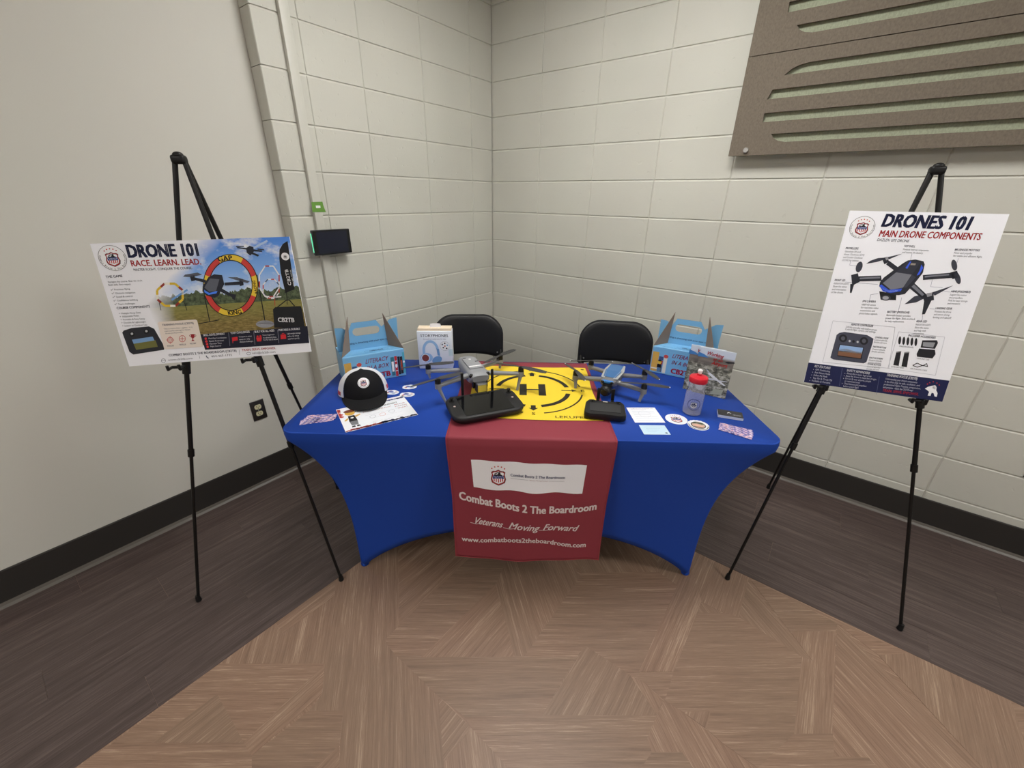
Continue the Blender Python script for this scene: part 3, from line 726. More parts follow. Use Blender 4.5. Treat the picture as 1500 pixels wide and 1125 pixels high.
poster_left()

def poster_right():
    t = thing('poster_board', 'portrait white poster of labelled drone components on the easel', 'poster', M=MR)
    MB().box((0, .0025, HR/2), (WR, .005, HR)).obj('board', M_WHITE, t)
    px = homog([(230, 210), (952, 222), (628, 1060), (22, 970)], [(0, HR), (WR, HR), (WR, 0), (0, 0)])
    p = Print(lambda u, v, h: (u-WR/2, -h, v), px); G = (74, 76, 92)
    c = px(283, 286); p.L = 1; emblem(p, c[0], c[1], .0355); p.build('emblem', t, 'round shield emblem')
    p.L = 1; p.textpx('DRONES 101', (370, 281), (757, 295), 56, NAVY, .032, .12); p.build('title_lettering', t)
    p.L = 1; p.textpx('MAIN DRONE COMPONENTS', (356, 327), (812, 341), 29, RED, .016, .10); p.textpx('DAZLEN GPS DRONE', (348, 347), (490, 353), 12, NAVY, .004, .15); p.build('subtitle_lettering', t)
    # large drone picture
    p.L = 2; DK = (38, 40, 50); MD = (58, 60, 72); LT = (120, 122, 132); BL = (56, 92, 224)
    for P, c_ in (([(448, 470), (402, 436), (388, 452), (432, 486)], DK), ([(370, 425), (392, 418), (402, 440), (380, 452)], DK), ([(299, 450), (318, 436), (352, 424), (378, 422), (378, 432), (345, 442)], MD), ([(385, 422), (462, 404), (400, 430)], MD),
        ([(262, 506), (365, 502), (368, 526), (262, 529)], DK), ([(552, 500), (690, 488), (692, 512), (552, 522)], DK), ([(232, 500), (262, 492), (270, 530), (236, 548)], DK), ([(228, 540), (246, 538), (233, 580), (226, 579)], DK),
        ([(488, 556), (512, 534), (566, 586), (548, 606)], DK), ([(548, 590), (598, 580), (600, 612), (556, 618)], DK), ([(556, 615), (592, 606), (558, 674), (545, 676)], DK),
        ([(590, 578), (688, 546), (604, 592)], MD), ([(468, 630), (512, 595), (556, 586), (562, 602), (520, 622)], MD), ([(676, 488), (706, 480), (716, 510), (684, 518)], DK)):
        p.poly(P, c_)
    p.ell(268, 464, 14, 25, MD, rot=.35); p.ell(694, 455, 13, 25, MD, rot=-.15); p.ell(708, 514, 13, 27, MD, rot=-.25)
    p.poly([(356, 572), (432, 586), (430, 612), (362, 610)], (20, 20, 24))
    p.L = 3
    for P, c_ in (([(270, 512), (360, 507), (360, 515), (270, 519)], LT), ([(560, 504), (670, 494), (670, 501), (560, 511)], LT), ([(500, 552), (512, 542), (556, 586), (548, 594)], LT), ([(384, 420), (396, 418), (400, 430), (388, 434)], (150, 150, 156)), ([(566, 582), (590, 578), (592, 592), (570, 598)], (150, 150, 156))):
        p.poly(P, c_)
    p.poly([(356, 550), (360, 532), (376, 512), (462, 448), (486, 434), (520, 430), (556, 438), (561, 452), (552, 490), (520, 530), (470, 585), (440, 590), (392, 582)], DK)
    p.ell(385, 602, 22, 12, (60, 62, 70)); p.L = 4
    p.poly([(372, 536), (432, 488), (502, 498), (462, 556), (408, 566)], LT); p.poly([(432, 488), (482, 440), (542, 442), (504, 498)], (48, 50, 62)); p.poly([(504, 498), (462, 556), (478, 556), (520, 510)], MD); p.ell(384, 602, 14, 8, (168, 170, 178))
    p.L = 5
    p.poly([(357, 548), (366, 542), (398, 566), (458, 560), (452, 572), (405, 580), (372, 572)], BL); p.poly([(368, 556), (398, 569), (440, 566), (436, 573), (402, 577), (376, 568)], (150, 178, 255))
    p.poly([(474, 468), (496, 438), (501, 440), (482, 472)], BL); p.poly([(546, 452), (554, 468), (536, 498), (524, 502), (538, 478)], BL); p.poly([(500, 446), (522, 448), (518, 456), (496, 455)], (150, 140, 130))
    p.build('drone_picture', t, 'large printed dark drone with blue lights')
    # callouts
    p.L = 1
    call = [((208, 384), 'PROPELLERS', 56, ['Generate lift and', 'thrust. Clockwise (CW)', 'and Counter Clockwise', '(CCW) for balance.']), ((468, 374), 'TOP SHELL', 50, ['Protects internal components', 'and houses the battery.']), ((697, 389), 'BRUSHLESS MOTORS', 112, ['Power each propeller', 'for stable and efficient flight.']), ((158, 527), 'FRONT LED', 46, ['INDICATOR LIGHTS', 'Show the status', 'and orientation', 'of the drone.']), ((281, 621), 'FPV CAMERA', 58, ['1080P HD camera', 'for real-time video', 'transmission and', 'photo/video capture.']), ((390, 668), 'BATTERY (MODULAR)', 98, ['Removable battery provides', 'power for flight. Slide-and-lock', 'for easy replacement.']), ((519, 710), 'REAR LED', 46, ['INDICATOR LIGHTS', 'Show the status', 'and help with', 'orientation.']), ((675, 577), 'ARMS (FOLDABLE)', 88, ['Support the motors', 'and propellers.', 'Fold for easy storage', 'and transport.']), ((605, 652), 'LANDING GEAR', 74, ['Protects the drone', 'and camera during', 'landing and takeoff.'])]
    for (x, y), hd, w, ls in call:
        p.textpx(hd, (x, y), (x+w, y+w*.03), 9, NAVY, .012, .1)
        for i, s_ in enumerate(ls):
            x2 = x-(i+1)*4; y2 = y+(i+1)*13+1; w2 = len(s_)*4.1; p.textpx(s_, (x2, y2), (x2+w2, y2+w2*.04), 8, G, 0, .1)
        p.build('callout_text', t); p.L = 1
    for ln in ([(230, 436), (226, 456), (258, 460)], [(505, 404), (498, 432)], [(714, 424), (706, 446)], [(206, 531), (350, 542)], [(312, 615), (318, 588), (352, 582)], [(440, 660), (456, 600)], [(594, 520), (586, 552), (640, 556)], [(645, 573), (672, 576)], [(580, 650), (604, 652)], [(545, 702), (548, 678)]):
        p.line(ln, 1.3, (120, 124, 150)); p.build('callout_line', t); p.L = 1
    # controller box
    p.L = 1; LN = (196, 198, 208)
    def frame(P): p.line(P+[P[0]], 1.8, LN)
    frame([(150, 703), (424, 732), (394, 912), (104, 884)]); frame([(440, 752), (645, 776), (600, 944), (390, 912)])
    p.textpx('REMOTE CONTROLLER', (230, 723), (326, 731), 9, NAVY, .012, .1); p.textpx('2.4GHz controller with built-in screen', (206, 733), (342, 748), 8, G); p.textpx('Controls flight, camera, and settings.', (203, 743), (338, 757), 8, G)
    for (x, y), s_ in (((334, 779), 'CONTROL STICKS'), ((324, 820), 'FUNCTION BUTTONS'), ((308, 868), 'BUILT-IN SCREEN'), ((300, 896), 'POWER BUTTON')):
        p.textpx(s_, (x, y), (x+58, y+6), 7, NAVY, .01, .1)
        for i in range(2): p.textpx(('Control altitude,', 'direction, and more.')[i], (x-3*i-2, y+11+i*10), (x+55-3*i, y+16+i*10), 7, G)
    p.textpx('INCLUDED ACCESSORIES', (482, 772), (602, 783), 9, NAVY, .012, .1)
    p.L = 2
    p.poly([(166, 765), (178, 756), (200, 752), (300, 766), (328, 782), (324, 802), (296, 884), (284, 890), (150, 872), (138, 864)], (70, 72, 88)); p.L = 3
    for x, y in ((194, 780), (286, 792)): p.ell(x, y, 18, 17, (30, 31, 38)); 
    p.poly([(177, 806), (286, 820), (274, 872), (168, 858)], (24, 24, 30)); p.ell(223, 792, 5, 5, (190, 192, 198), 10); p.ell(240, 794, 6, 6, (30, 30, 36), 10); p.ell(258, 796, 5, 5, (190, 192, 198), 10); p.L = 4
    p.poly([(181, 809), (282, 822), (276, 846), (174, 834)], (150, 182, 228)); p.poly([(174, 834), (276, 846), (270, 868), (170, 854)], (132, 92, 70)); p.poly([(176, 828), (210, 826), (250, 838), (278, 840), (276, 850), (174, 838)], (196, 190, 190))
    for x, y in ((194, 780), (286, 792)): p.ell(x, y, 9, 9, (86, 88, 100))
    p.build('controller_picture', t, 'printed grey remote controller with screen')
    p.L = 2; K = (34, 34, 40)
    for i in range(5): p.ell(444+i*18, 790+i*2, 6, 18, K, rot=.12)
    p.poly([(428, 842), (450, 838), (438, 902), (414, 898)], K); p.poly([(464, 844), (486, 842), (474, 908), (450, 904)], K)
    p.poly([(545, 790), (610, 790), (614, 802), (600, 828), (536, 822)], K); p.poly([(530, 826), (600, 832), (602, 852), (588, 870), (520, 862), (518, 850)], K); p.line([(500, 900), (520, 890), (545, 902), (562, 892), (566, 906), (545, 900), (520, 908), (500, 900)], 3.2, K); p.L = 3
    p.poly([(548, 798), (602, 800), (592, 822), (546, 816)], (150, 152, 158)); p.line([(428, 842), (450, 838)], 5, (150, 150, 155)); p.line([(464, 844), (486, 842)], 5, (150, 150, 155))
    p.textpx('SPARE PROPELLERS', (440, 818), (504, 825), 6, G); p.textpx('EXTRA BATTERIES', (404, 908), (460, 914), 6, G); p.textpx('CARRYING CASE', (518, 872), (572, 879), 6, G); p.textpx('USB CHARGING CABLE', (488, 916), (562, 926), 6, G)
    p.build('accessories_picture', t, 'printed accessories')
    p.L = 1; p.poly([(42, 885), (662, 968), (628, 1060), (22, 970)], (28, 34, 76)); p.L = 2; q = (226, 226, 236)
    p.textpx('KEY FEATURES', (68, 905), (136, 915), 10, WHT, .016, .08)
    for i, s_ in enumerate(('GPS Positioning', 'Auto Return Home', 'Follow Me Mode', 'Tap Fly & Circle Fly', 'Foldable & Portable')): p.textpx(s_, (72-4*i, 919+12*i), (72-4*i+len(s_)*4.2, 919+12*i+len(s_)*.6), 8, q, .006); p.ell(64-4*i, 915+12*i, 1.6, 1.6, q, 6)
    p.textpx('SAFETY REMINDERS', (208, 924), (308, 938), 10, WHT, .016, .08)
    for i, (s_, bl) in enumerate((('Always fly in open, legal areas', 1), ('Keep the drone in visual line of sight', 1), ('Do not fly near airports, people', 1), ('or restricted areas', 0), ('Check battery and propellers', 1), ('before every flight', 0))):
        w = len(s_)*3.5; x, y = 208-3*i, 936+11*i; p.textpx(s_, (x, y), (x+w, y+w*.13), 7.5, q, .006)
        if bl: p.ell(x-7, y-3, 1.6, 1.6, q, 6)
    p.textpx('TRAINING FOCUS (CB2TB)', (383, 946), (518, 964), 11, WHT, .016, .08)
    for i, s_ in enumerate(("Understanding your drone's components", 'is the first step to safe, confident, and', 'professional flight. Practice, preparation,', "and purpose - that's the CB2TB way!")):
        w = len(s_)*3.75; x, y = 379-4*i, 961+12*i; p.textpx(s_, (x, y), (x+w, y+w*.125), 8, q, .006)
    p.textpx('TRAIN. SERVE. EMPOWER.', (364, 1012), (522, 1032), 11, (200, 50, 60), .012, .08)
    for x, y in ((190, 932), (352, 970)): p.line([(x, y-22), (x-14, y+56)], 1.2, (110, 116, 150))
    p.poly([(552, 1002), (566, 994), (582, 990), (592, 988), (604, 996), (602, 1010), (608, 1022), (604, 1038), (594, 1036), (590, 1022), (582, 1020), (576, 1034), (564, 1032), (570, 1016), (562, 1008)], WHT)
    p.ell(594, 996, 9, 9, WHT, 12)
    for x, y in ((564, 982), (574, 976), (590, 972), (606, 978), (616, 986)): p.ell(x, y, 3, 3, (200, 50, 60), 5)
    p.build('footer_strip', t, 'navy strip with white text')
poster_right()

# ------------------------------------------------------------------ the table, its cover and the runner (table frame: s along the front, t away from the viewer)
TA = rad(37.3); SV = Vector((math.cos(TA), math.sin(TA), 0)); TV = Vector((-math.sin(TA), math.cos(TA), 0))
T0 = SV*.235+TV*-1.78
def ST(s, t, z=0.): return T0+SV*s+TV*t+Vector((0, 0, z))
def place(name, label, cat, s, t, z, deg=0., group=None): return thing(name, label, cat, ST(s, t, z), TA+rad(deg), group)
TT = .7405                                                    # top of the covered table
tc = ST(.008, 0, 0); TB = TA+rad(-.9)
tb = thing('folding_table', 'six foot folding table standing under the blue stretch cover', 'table', tc, TB)
MB().box((0, 0, .717), (1.79, .71, .040), .012, 3).obj('tabletop', mat('grey_plastic', (176, 176, 172), .5), tb)
for sx in (-1, 1):
    for sy in (-1, 1):
        MB().tube([(sx*.62, sy*.27, .70), (sx*.690, sy*.275, .30), (sx*.708, sy*.280, .012)], .0125, 10).obj('leg', mat('grey_steel', (110, 112, 116), .4, .6), tb)
    MB().tube([(sx*.655, -.272, .5), (sx*.655, .272, .5)], .010, 8).obj('stretcher', mat('grey_steel', (110, 112, 116), .4, .6), tb)
cv = thing('stretch_table_cover', 'royal blue stretch cover pulled over the table down to its feet', 'tablecloth', tc, TB)
def cover():
    A_, B_, R_ = .912, .374, .055                            # half size and corner radius of the top
    FA, FB = .722, .288                                      # where the feet stand
    pts = []                                                 # (top x, y, bottom x, y, arch z, sharpness)
    def side(p0, p1, f0, f1, arch, n):
        for i in range(n):
            a = i/n; e = 2*a-1
            z = arch*max(0., 1-abs(e)**2.3)**.85
            pts.append((p0[0]+(p1[0]-p0[0])*a, p0[1]+(p1[1]-p0[1])*a, f0[0]+(f1[0]-f0[0])*a, f0[1]+(f1[1]-f0[1])*a, z, abs(e)))
    def corner(cx, cy, a0, fx, fy, n=8):
        for i in range(n):
            a = a0+PI/2*i/n; c, s = math.cos(a), math.sin(a)
            pts.append((cx+R_*c, cy+R_*s, fx+.016*c, fy+.016*s, .0, 1.))
    side((-A_+R_, -B_), (A_-R_, -B_), (-FA, -FB-.016), (FA, -FB-.016), .252, 40); corner(A_-R_, -B_+R_, -PI/2, FA, -FB)
    side((A_, -B_+R_), (A_, B_-R_), (FA+.016, -FB), (FA+.016, FB), .24, 20); corner(A_-R_, B_-R_, 0, FA, FB)
    side((A_-R_, B_), (-A_+R_, B_), (FA, FB+.016), (-FA, FB+.016), .275, 40); corner(-A_+R_, B_-R_, PI/2, -FA, FB)
    side((-A_, B_-R_), (-A_, -B_+R_), (-FA-.016, FB), (-FA-.016, -FB), .24, 20); corner(-A_+R_, -B_+R_, PI, -FA, -FB)
    n = len(pts); vs = []; fs = []
    vs += [(x*.997, y*.993, TT) for x, y, *_ in pts]
    vs += [(x*.9995, y*.999, TT-.0012) for x, y, *_ in pts]
    vs += [(x, y, TT-.005) for x, y, *_ in pts]
    vs += [(x*1.001, y*1.002, TT-.022) for x, y, *_ in pts]
    vs += [(x*.998, y*.996, TT-.042) for x, y, *_ in pts]
    K = 22; zt = TT-.042
    for k in range(1, K+1):
        lam = k/K
        for x, y, bx, by, zb, sh in pts:
            z = zt+(zb-zt)*(lam**1.15); g = max(0, z/zt); e = 1.2+2.6*sh**3
            w = g**e; wb = zb/zt
            w = (w-wb**e)/(1-wb**e) if wb > 0 else w
            vs.append((bx+(x*.998-bx)*w, by+(y*.996-by)*w, z))
    rings = len(vs)//n
    for r in range(rings-1):
        for i in range(n): fs.append((r*n+i, (r+1)*n+i, (r+1)*n+(i+1) % n, r*n+(i+1) % n))
    mb = MB().add(vs, fs, 0, None, True)
    mb.add(vs[:n], [list(range(n))], 0, None, True)
    o = mb.obj('fitted_cloth', M_BLUE, cv, angle=60)
    sd = o.modifiers.new('thickness', 'SOLIDIFY'); sd.thickness = .0012; sd.offset = -1
    for fx, fy in ((FA, FB), (-FA, FB), (FA, -FB), (-FA, -FB)): MB().lathe([(0, 0), (.016, 0), (.018, .004), (.0175, .014), (.014, .02)], 14, 0, Matrix.Translation((fx, fy, 0))).obj('foot_pocket', M_BLUE, cv)
cover()
# maroon runner
RS0, RS1, RTB = -.296, .318, .362
EDGE = -.371; RZ = TT+.0022; RR = .011
HANG = .545
LTOP = RTB-EDGE
def runner_pt(a, w, h=0.):
    """a = position across 0..1, w = length along the cloth from its back edge, h = height above the cloth"""
    s = RS0+(RS1-RS0)*a; arc = RR*PI/2
    if w <= LTOP:
        dz = .0010*math.sin(s*23+w*9)*math.sin(w*17+1)
        return (s+.006*(w/LTOP-.5), RTB-w, RZ+max(0, dz)+h)
    if w <= LTOP+arc:
        th = (w-LTOP)/RR
        return (s+.003, EDGE-(RR+h)*math.sin(th), RZ-RR+(RR+h)*math.cos(th))
    d = w-LTOP-arc; k = min(1, d/.25)
    wv = .0060*k*math.sin(a*7.5+.6+d*1.5)+.0022*k*math.sin(a*19+d*5)+.0035*math.sin(d*11+a*3)*k
    lean = .014*k
    sag = .010*math.sin(PI*a)*k
    return (s+.003+(.5-a)*.030*k, EDGE-RR-h-.004-lean+wv-.006*k, RZ-RR-d+(-sag if d > .3 else -sag*d/.3))
ru = place('table_runner', 'maroon printed runner hanging over the front of the blue table', 'table runner', 0, 0, 0, -.9)
mb = MB(); TOTAL = LTOP+RR*PI/2+HANG
ws = [LTOP*i/24 for i in range(25)]+[LTOP+RR*PI/2*i/5 for i in range(1, 6)]+[LTOP+RR*PI/2+HANG*i/40 for i in range(1, 41)]
nu = 44; vs = [runner_pt(i/nu, w) for w in ws for i in range(nu+1)]
mb.add(vs, [(j*(nu+1)+i, j*(nu+1)+i+1, (j+1)*(nu+1)+i+1, (j+1)*(nu+1)+i) for j in range(len(ws)-1) for i in range(nu)], 0, None, True)
o = mb.obj('cloth', M_MAROON, ru, angle=70); sd = o.modifiers.new('thickness', 'SOLIDIFY'); sd.thickness = .0008; sd.offset = 0
hm = MB()
for a in (.004, .996): hm.tube([runner_pt(a, w, .0006) for w in ws], .0011, 5)
hm.tube([runner_pt(i/40, TOTAL-.002, .0006) for i in range(41)], .0013, 5)
hm.obj('stitched_hem', mat('hem_thread', (165, 62, 70), .7), ru)
WF = LTOP+RR*PI/2
def rmap(u, v, h):                                            # u across (m from left), v up from hem
    return runner_pt(u/(RS1-RS0), TOTAL-v, h+.0010)
p = Print(rmap, None, .0004, .0002); RWD = RS1-RS0
n = 24; P = [(.087+(.515-.087)*i/n, .468-.010*i/n+.0015*math.sin(i*.9)) for i in range(n+1)]; Q = [(.090+(.511-.090)*i/n, .350-.008*i/n+.003*math.cos(i*.7)) for i in range(n+1)]
rows = 6; pts = []; fcs = []
for j in range(rows+1):
    for i in range(n+1): a, b = P[i], Q[i]; pts.append((a[0]+(b[0]-a[0])*j/rows, a[1]+(b[1]-a[1])*j/rows))
for j in range(rows):
    for i in range(n): fcs.append((j*(n+1)+i, j*(n+1)+i+1, (j+1)*(n+1)+i+1, (j+1)*(n+1)+i))
p.raw(pts, fcs, mat('white_cloth', (238, 238, 243), .7)); p.L = 3
emblem(p, .187, .405, .056, False, None, False, True)
p.text('Combat Boots 2 The Boardroom', .233, .408, .0105, (40, 52, 100), .205, 'L', .012, 0, -.03)
p.line([(.233, .399), (.300, .3965)], .0008, (90, 90, 110), True); p.line([(.378, .394), (.437, .3925)], .0008, (90, 90, 110), True)
p.text('Veterans Moving Forward', .304, .3945, .004, (150, 110, 110), .07, 'L', 0, .25, -.03)
p.build('white_name_patch', ru, 'white patch with shield emblem and dark lettering')
IV = (226, 214, 214)
p.L = 1
p.text('Combat Boots 2 The Boardroom', .030, .268, .0335, IV, .545, 'L', .026, 0, -.0, 1, lambda q: .026*(2*q-1)**2*(1 if q < .5 else .55)-.016*q+.006*math.sin(q*6))
p.build('arched_lettering', ru, 'cream lettering of the organisation name')
p.L = 1
def script(q): return -.020*q+.004*math.sin(q*6)
p.text('Veterans', .082, .185, .030, IV, .115, 'L', .013, .42, 0, 1, lambda q: .004-.012*q); p.text('Moving', .228, .178, .030, IV, .118, 'L', .013, .42, 0, 1, lambda q: -.010*q); p.text('Forward', .368, .170, .030, IV, .135, 'L', .013, .42, 0, 1, lambda q: -.012*q)
for (x, y, l) in ((.070, .190, .05), (.205, .178, .05), (.350, .172, .06)): p.line([(x, y), (x+l*.5, y-.004), (x+l, y+.002)], .0022, IV, True)
p.build('slogan_lettering', ru, 'cream slanted slogan lettering')
p.L = 1
p.text('www.combatboots2theboardroom.com', .032, .090, .0235, IV, .520, 'L', .020, 0, 0, 1, lambda q: .022*math.sin(PI*min(1, q*1.05)*.98)-.020*q-.006*math.sin(q*9))
p.build('web_address_lettering', ru, 'cream web address lettering')

# ------------------------------------------------------------------ landing pad
ZR = RZ+.0012
pad = place('landing_pad', 'yellow drone landing pad with black H lying on the runner', 'landing pad', .028, .022, ZR+.0008, -1.2)
HP = .268
def padz(x, y): return .0012+.0012*max(0, math.sin(x*19+1)*math.sin(y*15+.5))
MY = cloth_mat('yellow_nylon', (238, 206, 56), .55)
MB().grid(lambda u, v: (-HP+2*HP*u+.003*math.sin(v*9), -HP+2*HP*v+.003*math.sin(u*8), padz(-HP+2*HP*u, -HP+2*HP*v)), 30, 30).obj('mat', MY, pad)
pr = Print(lambda u, v, h: (u, v, padz(u, v)+h), None, .0006, .0002); K = (38, 34, 26)
for a0, a1 in ((8, 82), (98, 172), (188, 262), (278, 352)):
    pr.ring(0, 0, .168, .168, .020, K, rad(a0+4), rad(a1-4), 24, True)
    pr.ring(0, 0, .222, .222, .0075, K, rad(a0+3), rad(a1-3), 30, True)
pr.build('landing_circles', pad, 'black broken circles')
for x in (-.042, .042): pr.poly([(x-.016, -.058), (x+.016, -.058), (x+.016, .058), (x-.016, .058)], K, True)
pr.poly([(-.042, -.005), (.042, -.005), (.042, .005), (-.042, .005)], K, True); pr.build('letter_H', pad)
for k, ch in enumerate('ENWS'):
    a = k*PI/2; c, s = math.cos(a), math.sin(a); R2 = lambda x, y: (x*c-y*s, x*s+y*c)
    l0, l1, hw, w = (.128, .196, .013, .004) if k in (0, 2) else (.150, .196, .020, .010)
    pr.poly([R2(l0, -w), (R2(l1-.022, -w)), R2(l1-.022, -hw), R2(l1, 0), R2(l1-.022, hw), R2(l1-.022, w), R2(l0, w)], K, True)
    x, y = R2(.222, 0); pr.text(ch, x, y-.010, .020, K, None, 'C', .01, 0, 0, 1.25)
    pr.build('compass_arrow', pad, 'black arrow with its compass letter')
pr.text('LEKUFEE', .085, -.252, .018, K, .125, 'L', .004)
pr.build('pad_lettering', pad)
for x, y in ((.246, -.250), (.252, .247), (-.25, -.25), (-.25, .247)): pr.ell(x, y, .009, .006, K, 14, uv=True); pr.build('corner_eyelet', pad)
ZP = ZR+.0046

# ------------------------------------------------------------------ chairs behind the table
def chair(label, s, t, deg):
    c = place('folding_chair', label, 'chair', s, t, 0, deg, 'folding chairs behind the table')
    fr = M_BLACKMETAL
    bw, zb, zt = .225, .545, .822
    def back(front):
        # outline of the padded back: broad rounded top, slightly arched lower edge
        pts = []
        R_ = .125
        for i in range(13):
            a = PI*i/24; pts.append((bw-R_+R_*math.cos(a), zt-R_+R_*math.sin(a)))
        for i in range(13):
            a = PI/2+PI*i/24; pts.append((-bw+R_+R_*math.cos(a), zt-R_+R_*math.sin(a)))
        for i in range(1, 3): pts.append((-bw, zt-R_-(zt-R_-zb-.012)*i/2))
        for i in range(11):
            x = -bw+.012+(2*bw-.024)*i/10; pts.append((x, zb+.022*(1-(x/bw)**2)))
        pts.append((bw, zb+.012)); pts.append((bw, (zt-R_+zb)/2))
        return pts
    pl = back(True); n = len(pl)
    cy = lambda x, z: .185+.10*(z-.55)-.045*(x/bw)**2*.9          # curved and leaning
    mb = MB(); rings = []
    cx0, cz0 = 0, (zb+zt)/2
    for sc_, dy in ((.55, -.020), (.80, -.0195), (.93, -.017), (.985, -.010), (1.0, 0.), (.985, .010), (.93, .014), (.5, .015)):
        rings.append([(cx0+(x-cx0)*sc_, cy(cx0+(x-cx0)*sc_, cz0+(z-cz0)*sc_)+dy, cz0+(z-cz0)*sc_) for x, z in pl])
    vs = [v for r in rings for v in r]; fs = []
    for r in range(len(rings)-1):
        for i in range(n): fs.append((r*n+i, r*n+(i+1) % n, (r+1)*n+(i+1) % n, (r+1)*n+i))
    fs += [tuple(range(n))[::-1], tuple(range((len(rings)-1)*n, len(rings)*n))]
    mb.add(vs, fs, 0, None, True); mb.obj('backrest', M_VINYL, c, angle=50)
    pip = MB().tube([(x*1.003, cy(x, z)-.004, cz0+(z-cz0)*1.004) for x, z in pl]+[(pl[0][0]*1.003, cy(*pl[0])-.004, cz0+(pl[0][1]-cz0)*1.004)], .0035, 6)
    pip.obj('piping', mat('vinyl_piping', (38, 38, 42), .4), c)
    MB().box((0, -.02, .440), (.40, .39, .045), .02, 4).obj('seat', M_VINYL, c)
    for sx in (-1, 1):
        x = sx*.213
        MB().tube([(x, -.215, .012), (x, -.19, .10), (x, .03, .46), (x*.985, .150, .60), (x*.95, .198, .74)], .0115, 10).obj('leg', fr, c)
        MB().tube([(sx*.196, .285, .012), (sx*.196, .05, .395), (sx*.196, -.10, .418)], .0105, 10).obj('leg', fr, c)
        MB().tube([(sx*.190, .135, .585), (sx*.190, .165, .55), (sx*.192, .10, .44)], .006, 8).obj('brace_rod', fr, c)
        for q in ((x, -.215), (sx*.196, .285)): MB().cyl((q[0], q[1], 0), (q[0], q[1], .03), .014, .0135, 12).obj('rubber_tip', M_BLACKPL, c)
    MB().tube([(-.213, -.165, .14), (.213, -.165, .14)], .009, 8).obj('stretcher', fr, c)
    MB().tube([(-.196, .235, .10), (.196, .235, .10)], .009, 8).obj('stretcher', fr, c)
chair('black padded folding chair behind the headphone box', -.345, .79, 4)
chair('black padded folding chair in front of the right block wall', .562, .69, -9)

